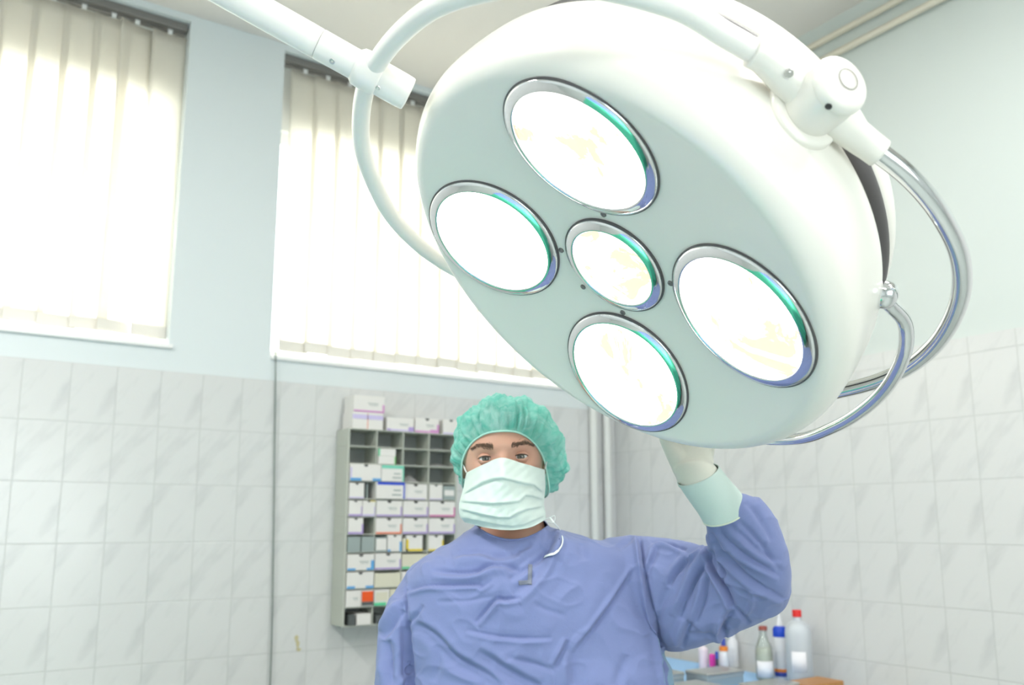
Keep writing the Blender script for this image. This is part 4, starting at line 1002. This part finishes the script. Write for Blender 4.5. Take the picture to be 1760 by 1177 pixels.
# hanging hand (below the frame)
fw2 = np.array([0, 0, -1.0]); V, Fc = hand_vf(WRL+np.array([0, 0, -.02]), fw2, -FH, -RT*-1.0, .25, -1, .03)
gl2 = remeshed('surgical_glove', V, Fc, M_glove, man, .003, 3)

# --- gown: torso and sleeves as one cloth surface, with its folds modelled in
def sec(xl, xr, py, hd, d=PD+.02, tilt=0):
    rl, rr_ = r_at(xl, d, py), r_at(xr, d, py); z = z_at(py, PD-.06)
    return (RD((rl+rr_)/2, d, z), RT*(rr_-rl)/2, FH*hd)
tors = [sec(825, 936, 893, .058, PD+.015), sec(817, 944, 908, .068, PD+.012), sec(793, 985, 922, .080), sec(772, 1050, 936, .092), sec(746, 1086, 952, .104), sec(716, 1099, 972, .116), sec(701, 1106, 1000, .126),
        sec(699, 1112, 1040, .134), sec(700, 1126, 1090, .138), sec(704, 1142, 1140, .140), sec(707, 1154, 1180, .142)]
tors += [(RD(.035, PD+.02, 1.10), RT*.243, FH*.145), (RD(.03, PD+.02, .95), RT*.245, FH*.155), (RD(.02, PD+.02, .70), RT*.265, FH*.17), (RD(.02, PD+.02, .42), RT*.285, FH*.185)]
# superelliptic torso sections: flatter front
def loft_super(secs, seg=96, n=6, e=2.5):
    C = catmull([s[0] for s in secs], n); U = catmull([s[1] for s in secs], n); Vv = catmull([s[2] for s in secs], n); V = []; Fc = []
    for c, u, v in zip(C, U, Vv):
        for k in range(seg):
            a = 2*PI*k/seg; ca, sa = math.cos(a), math.sin(a); q = (abs(ca)**e+abs(sa)**e)**(-1/e); V.append(c+u*ca*q+v*sa*q)
    m = len(C)
    for j in range(m-1):
        for k in range(seg): k2 = (k+1) % seg; Fc.append((j*seg+k, j*seg+k2, (j+1)*seg+k2, (j+1)*seg+k))
    Fc.append(tuple(range(seg))[::-1]); Fc.append(tuple((m-1)*seg+k for k in range(seg))); return V, Fc
slv = []
def ss(xa, ya, xb, yb, d, depth):
    """sleeve section seen edge-on between two outline points"""
    A, B = W(xa, ya, d), W(xb, yb, d); c = (A+B)/2; u = (B-A)/2; un = u/np.linalg.norm(u)
    v = FH-un*(FH@un); v /= np.linalg.norm(v); return (c, u, v*depth)
right = [ss(1040, 925, 1050, 1085, 1.67, .085), ss(1100, 921, 1106, 1096, 1.665, .088), ss(1150, 924, 1160, 1117, 1.64, .088), ss(1186, 931, 1226, 1100, 1.60, .086), ss(1212, 940, 1290, 1076, 1.56, .082), ss(1222, 944, 1341, 1040, 1.525, .078),
         ss(1222, 936, 1355, 996, 1.505, .072), ss(1219, 926, 1352, 958, 1.495, .066), ss(1218, 914, 1336, 905, 1.485, .058), ss(1217, 905, 1314, 866, 1.475, .048), ss(1214, 897, 1284, 850, 1.468, .040), ss(1208, 886, 1266, 846, 1.462, .033)]
left = [ss(740, 962, 735, 1040, 1.69, .075), ss(706, 975, 740, 1050, 1.69, .080), ss(680, 1018, 742, 1070, 1.69, .080), ss(653, 1072, 735, 1090, 1.69, .078), ss(647, 1130, 728, 1130, 1.68, .075), ss(644, 1180, 724, 1180, 1.67, .072)]
left += [(RD(r_at(684), 1.65, 1.12), RT*.045, FH*.065), (RD(r_at(680), 1.62, 1.0), RT*.042, FH*.055), (RD(r_at(676), 1.60, .90), RT*.036, FH*.042)]
V, Fc = merge([loft_super(tors), loft_vf(right, 64, 7), loft_vf(left, 64, 7)])
gown = remeshed('surgical_gown', V, Fc, [M_gown], man, .0046, 7)
gown['label'] = 'blue cotton surgical gown with creases'
me = gown.data
bm = bmesh.new(); bm.from_mesh(me)
# finer mesh where the camera sees it
gw = np.array(base)
fr = [f for f in bm.faces if f.calc_center_median().z > 1.12 and (np.array(f.normal)@(-FH)) > -.35]
es = list({e for f in fr for e in f.edges}); bmesh.ops.subdivide_edges(bm, edges=es, cuts=1, use_grid_fill=True)
bm.normal_update(); bm.to_mesh(me); bm.free()
nvt = len(me.vertices); co = np.empty(nvt*3); me.vertices.foreach_get('co', co); co = co.reshape(-1, 3)
no = np.empty(nvt*3); me.vertices.foreach_get('normal', no); no = no.reshape(-1, 3)
Wc = co+gw
PX, PY = projn(Wc)
facing = np.clip(-(no@FW)*2.2+.25, 0, 1)*(Wc[:, 2] > 1.1)
sleeve_zone = (PX > 1112) | ((PX > 1100) & (PY < 1080))
disp = np.zeros(nvt)
def stroke(pts, wd, amp, zone=None, asym=0.0, taper=True):
    """a crease drawn along a polyline on the front of the cloth: amp < 0 valley, > 0 ridge"""
    P = catmull([(x, y, 0) for x, y in pts], 8)[:, :2]
    best = np.full(nvt, 1e9); sd_ = np.zeros(nvt); tt = np.zeros(nvt); L = len(P)-1
    for i in range(L):
        a, b = P[i], P[i+1]; ab = b-a; l2 = ab@ab+1e-9
        t = np.clip(((PX-a[0])*ab[0]+(PY-a[1])*ab[1])/l2, 0, 1); dx = PX-a[0]-t*ab[0]; dy = PY-a[1]-t*ab[1]; dd = dx*dx+dy*dy
        m = dd < best; best[m] = dd[m]; sd_[m] = np.sign(ab[0]*dy-ab[1]*dx)[m]; tt[m] = ((i+t)/L)[m]
    dist_ = np.sqrt(best); env = np.sin(np.clip(tt, 0, 1)*PI)**.45 if taper else np.ones(nvt)
    wd = wd*.95; amp = amp*1.3; asym = asym*1.5
    g = np.exp(-(dist_/wd)**2)*amp
    if asym: g = g+asym*np.exp(-((dist_-wd*1.9)/(wd*1.3))**2)*(sd_ > 0)*1.0-asym*.35*np.exp(-((dist_-wd*1.9)/(wd*1.3))**2)*(sd_ < 0)
    k = 1.0 if zone is None else zone
    disp[:] += g*env*facing*k
mm = .001
TS = (~sleeve_zone).astype(float); SL = (PX > 1100).astype(float)
# chest
stroke([(742, 980), (786, 984), (817, 981), (842, 972), (867, 971), (893, 979)], 5.5, -7*mm, TS, 5*mm)
stroke([(776, 955), (800, 949), (822, 948), (855, 954), (893, 950)], 7, -6*mm, TS, 4*mm)
stroke([(690, 1019), (728, 1007), (775, 1006), (822, 1005), (828, 1009), (846, 997)], 3.2, -4*mm, TS, 3*mm)
stroke([(750, 1034), (800, 1032), (850, 1024)], 4, -2.5*mm, TS)
stroke([(817, 1072), (834, 1050), (853, 1030), (870, 1030), (895, 1027)], 4.0, -7*mm, TS, 4*mm)
stroke([(712, 1073), (735, 1082), (760, 1104), (781, 1127), (810, 1144), (835, 1157), (866, 1178)], 6, -7*mm, TS, -5*mm)
stroke([(800, 1082), (850, 1093), (905, 1097), (950, 1096)], 3.6, -4*mm, TS, 2*mm)
stroke([(822, 1118), (845, 1132), (865, 1146), (905, 1168), (930, 1180)], 6, -7*mm, TS, -5*mm)
stroke([(870, 1130), (915, 1140), (955, 1153)], 5, -4*mm, TS)
stroke([(700, 1078), (716, 1056), (726, 1040)], 4, -4*mm, TS)
stroke([(745, 1172), (752, 1140), (747, 1110)], 7, -4*mm, TS)
# crossing front panel
stroke([(954, 918), (946, 935), (930, 953), (912, 968), (893, 983), (875, 996)], 6.5, -8*mm, TS, -5*mm)
stroke([(962, 905), (957, 940), (949, 963), (933, 992), (908, 1020), (890, 1034)], 9, 6*mm, TS, -5*mm)
stroke([(880, 950), (900, 940), (913, 932)], 5, -4*mm, TS)
stroke([(1000, 920), (1001, 945), (1004, 965)], 9, -5*mm, TS)
stroke([(984, 925), (1003, 914), (1020, 910)], 5, -4*mm, TS)
stroke([(1092, 976), (1068, 1012), (1041, 1052), (1012, 1090), (988, 1120)], 4, -5*mm, TS, 3*mm)
stroke([(978, 1100), (966, 1124), (953, 1148)], 4, -5*mm, TS, 3*mm)
stroke([(984, 1118), (984, 1150), (986, 1180)], 8, -4*mm, TS, 3*mm)
stroke([(1078, 1125), (1068, 1150), (1058, 1180)], 8, -4*mm, TS)
stroke([(916, 1036), (940, 1048), (975, 1060)], 5, -2.5*mm, TS)
stroke([(1063, 945), (1085, 925), (1098, 918)], 5, -4*mm, TS)
stroke([(1030, 1000), (1010, 1060), (1000, 1090)], 16, 3*mm, TS)
# seam where the sleeve is set in
stroke([(1098, 917), (1102, 945), (1107, 981), (1116, 1030), (1126, 1070), (1137, 1130), (1146, 1182)], 4.0, -9*mm, None, 5*mm, False)
stroke([(693, 985), (693, 1022), (699, 1060), (704, 1110), (708, 1180)], 4.5, -9*mm, None, -5*mm, False)
# hanging sleeve
stroke([(650, 1083), (664, 1062), (680, 1040), (692, 1026)], 5, 7*mm, None, 0)
stroke([(655, 1096), (672, 1075), (690, 1048)], 7, -8*mm)
stroke([(664, 1100), (668, 1140), (672, 1180)], 9, -9*mm)
stroke([(648, 1085), (652, 1130), (656, 1180)], 6, 4*mm)
stroke([(688, 1178), (698, 1165), (706, 1158)], 5, 4*mm)
# raised sleeve, folds running out of the bent elbow
stroke([(1223, 944), (1219, 966), (1230, 988), (1243, 1008), (1254, 1030), (1262, 1048)], 4.0, -12*mm, SL, 5*mm)
stroke([(1236, 962), (1240, 985), (1252, 1006)], 4.5, 7*mm, SL)
stroke([(1240, 1010), (1246, 985), (1238, 965)], 3, -5*mm, SL)
stroke([(1221, 955), (1208, 972), (1194, 996), (1180, 1026), (1166, 1062)], 5.5, -9*mm, SL, 5*mm)
stroke([(1186, 955), (1172, 972), (1160, 988), (1150, 1008)], 4.5, -7*mm, SL, 4*mm)
stroke([(1206, 947), (1190, 957), (1178, 960)], 4.5, 7*mm, SL)
stroke([(1219, 985), (1213, 1008), (1209, 1030), (1196, 1070)], 5.5, -7*mm, SL, 4*mm)
stroke([(1130, 940), (1124, 958), (1112, 985)], 4.5, -6*mm, SL, 3*mm)
stroke([(1118, 932), (1135, 928), (1160, 937), (1180, 945)], 4, -6*mm, SL, 3*mm)
stroke([(1146, 1010), (1137, 1042), (1130, 1070)], 7, -5*mm, SL)
stroke([(1186, 1066), (1178, 1090), (1172, 1112)], 6, -7*mm, SL, 4*mm)
stroke([(1262, 1046), (1247, 1066), (1242, 1088), (1250, 1092)], 6, -7*mm, SL, 4*mm)
stroke([(1262, 1044), (1278, 1060), (1288, 1072)], 4.5, -6*mm, SL)
stroke([(1180, 1092), (1212, 1090), (1248, 1084)], 5, -4*mm, SL)
stroke([(1294, 1012), (1292, 1036), (1282, 1056)], 5, 5*mm, SL)
stroke([(1245, 1062), (1236, 1074), (1229, 1092)], 5, 5*mm, SL)
# forearm
stroke([(1221, 912), (1240, 945), (1262, 972), (1290, 996), (1318, 1013), (1347, 1029)], 4.5, -6*mm, SL, 3.5*mm)
stroke([(1233, 906), (1256, 935), (1284, 958), (1316, 976), (1342, 990)], 4.5, -5*mm, SL, 3*mm)
stroke([(1250, 900), (1280, 925), (1310, 950), (1345, 965)], 5.5, -4*mm, SL, 2.5*mm)
stroke([(1267, 893), (1296, 920), (1322, 952), (1344, 985)], 5, -4*mm, SL)
stroke([(1282, 862), (1306, 892), (1326, 930)], 6, -3.5*mm, SL)
stroke([(1226, 930), (1232, 960), (1246, 990)], 4, -5*mm, SL)
# soft unevenness everywhere, also on the back and below the frame
for (kx, ky, kz, a) in ((21, 17, 9, .0016), (37, 29, 15, .0010), (13, 9, 23, .0014)):
    disp += a*np.sin(Wc[:, 0]*kx+Wc[:, 2]*kz*1.3)*np.sin(Wc[:, 1]*ky-Wc[:, 2]*kz)
from mathutils import noise as mn
A1 = np.array([mn.noise(Vector((p[0]*9+p[2]*5, p[1]*9, p[2]*13-p[0]*4))) for p in Wc]); A2 = np.array([mn.noise(Vector((p[0]*19-p[2]*11+5, p[1]*17, p[2]*21+p[0]*9))) for p in Wc])
disp += .0040*np.clip(1-np.abs(A1)*3.2, 0, 1)**2*np.clip(.4+A2*2, 0, 1)+.0016*np.clip(1-np.abs(A2)*3.5, 0, 1)**2
low = np.clip((1.15-Wc[:, 2])/.5, 0, 1); ang = np.arctan2((Wc@FH)-PD-.02, (Wc@RT)-.03); disp += low*.012*np.sin(ang*9)
# collar opening: keep the neck edge tight
co2 = co+no*disp[:, None]; me.vertices.foreach_set('co', co2.ravel()); me.update()
sm = gown.modifiers.new('soften', 'SMOOTH'); sm.factor = .4; sm.iterations = 1
gb = bmesh.new(); gb.from_mesh(me)
top_z = z_at(904, PD-.06)
# cut the closed cap at the neck so the neck passes through a real opening, and open the hem
ncen = RD(r_at(880), PD+.015, 0)
kill = []
for f in gb.faces:
    c = np.array(f.calc_center_median())+gw
    lr, ld = (c-ncen)@RT, (c-ncen)@FH
    front = z_at(925, PD-.06)-top_z-.012
    zc = top_z+.012+front*max(0, -ld)/.06*1.0+.010*abs(lr)/.06
    fx, fy = projn(c); yc = 926-20*((fx-880)/57)**2
    if ld < -.004 and abs(lr) < .075 and c[2] > top_z-.05:
        if fy < yc: kill.append(f)
    elif c[2] > zc and abs(lr) < .09 and abs(ld) < .10: kill.append(f)
    elif c[2] < .4215+.012 and f.normal.z < -.8: kill.append(f)
bmesh.ops.delete(gb, geom=kill, context='FACES'); gb.to_mesh(me); gb.free()
so = gown.modifiers.new('thickness', 'SOLIDIFY'); so.thickness = .0012; so.offset = -1
# surface lookup for things lying on the gown
dg = bpy.context.evaluated_depsgraph_get(); dg.update(); gev = gown.evaluated_get(dg); gme = gev.to_mesh()
gbvh = BVHTree.FromPolygons([v.co+Vector(gw) for v in gme.vertices], [p.vertices[:] for p in gme.polygons]); gev.to_mesh_clear()
def on_gown(px, py, off=.0012):
    r = ray(px, py); r = r/np.linalg.norm(r); h_ = gbvh.ray_cast(Vector(CAM), Vector(r))
    return np.array(h_[0])-r*off if h_[0] is not None else W(px, py, 1.55)
def patch(name, quad, m, nx=10, ny=10, off=.0015):
    V = []; Fc = []
    for j in range(ny+1):
        for i in range(nx+1):
            u, v = i/nx, j/ny; p = (1-v)*((1-u)*np.array(quad[0], float)+u*np.array(quad[1], float))+v*((1-u)*np.array(quad[3], float)+u*np.array(quad[2], float)); V.append(on_gown(p[0], p[1], off))
    for j in range(ny):
        for i in range(nx): a = j*(nx+1)+i; Fc.append((a, a+1, a+nx+2, a+nx+1))
    o = obj_vf(name, V, Fc, m, gown); md = o.modifiers.new('t', 'SOLIDIFY'); md.thickness = .0005; return o
M_mark = mat('grey_printed_mark', (.17, .19, .24), .8)
V = []; Fc = []
o1 = patch('printed_mark', [(908, 969), (915, 970), (914, 1005), (907, 1004)], M_mark, 4, 14); o1['label'] = 'dark grey L-shaped mark on the chest'
o2 = patch('printed_mark', [(891, 998), (908, 997), (907.5, 1004), (892, 1006)], M_mark, 10, 4); o2['label'] = 'foot of the dark grey L-shaped mark'
# grey-blue side tie under the raised arm
me.materials.append(M_gside)
for p in me.polygons:
    c = np.array(p.center)+gw; r_ = c@RT; n_ = np.array(p.normal)
    if .215 < r_ < .32 and .45 < c[2] < 1.375-.10*max(0, (.262-r_)/.03) and n_@RT > .72 and abs((c@FH)-PD-.02) < .13: p.material_index = 1
# the loose lower mask tie hanging over the collar
P = [W(945, 889, 1.592), W(954, 900, 1.58)]+[on_gown(x, y, .004) for x, y in ((962, 910), (967, 924), (966, 936), (961, 944), (957, 948))]
tube('mask_tie', catmull(P, 6), .0019, M_tie, mk, 8, flat=.5)
P = [on_gown(x, y, .005) for x, y in ((959, 946), (953, 951), (945, 953), (937, 956))]
tube('mask_tie', catmull(P, 5), .0042, M_tie, mk, 8, flat=.3)
tube('collar_edge', catmull([on_gown(x, y, .000) for x, y in [(x, 926.6-20*((x-880)/57)**2+.8) for x in range(828, 934, 8)]], 5), .0016, M_gown, gown, 8)
# trousers and clogs
for sx in (-1, 1):
    rx = .01+sx*.105
    V, Fc = loft_vf([(RD(rx*.8, PD+.03, .98), RT*.10, FH*.11), (RD(rx, PD+.02, .80), RT*.095, FH*.105), (RD(rx, PD+.02, .45), RT*.075, FH*.080), (RD(rx, PD+.04, .10), RT*.065, FH*.075)], 32, 8)
    obj_vf('trouser_leg', V, Fc, M_trou, man)
    V, Fc = loft_vf([(RD(rx, PD+.12, .045), RT*.030, np.array([0, 0, .040])), (RD(rx, PD+.08, .050), RT*.042, np.array([0, 0, .050])), (RD(rx, PD-.02, .050), RT*.045, np.array([0, 0, .048])), (RD(rx, PD-.12, .034), RT*.052, np.array([0, 0, .033])), (RD(rx, PD-.17, .026), RT*.030, np.array([0, 0, .022]))], 28, 6)
    obj_vf('clog', V, Fc, M_shoe, man)
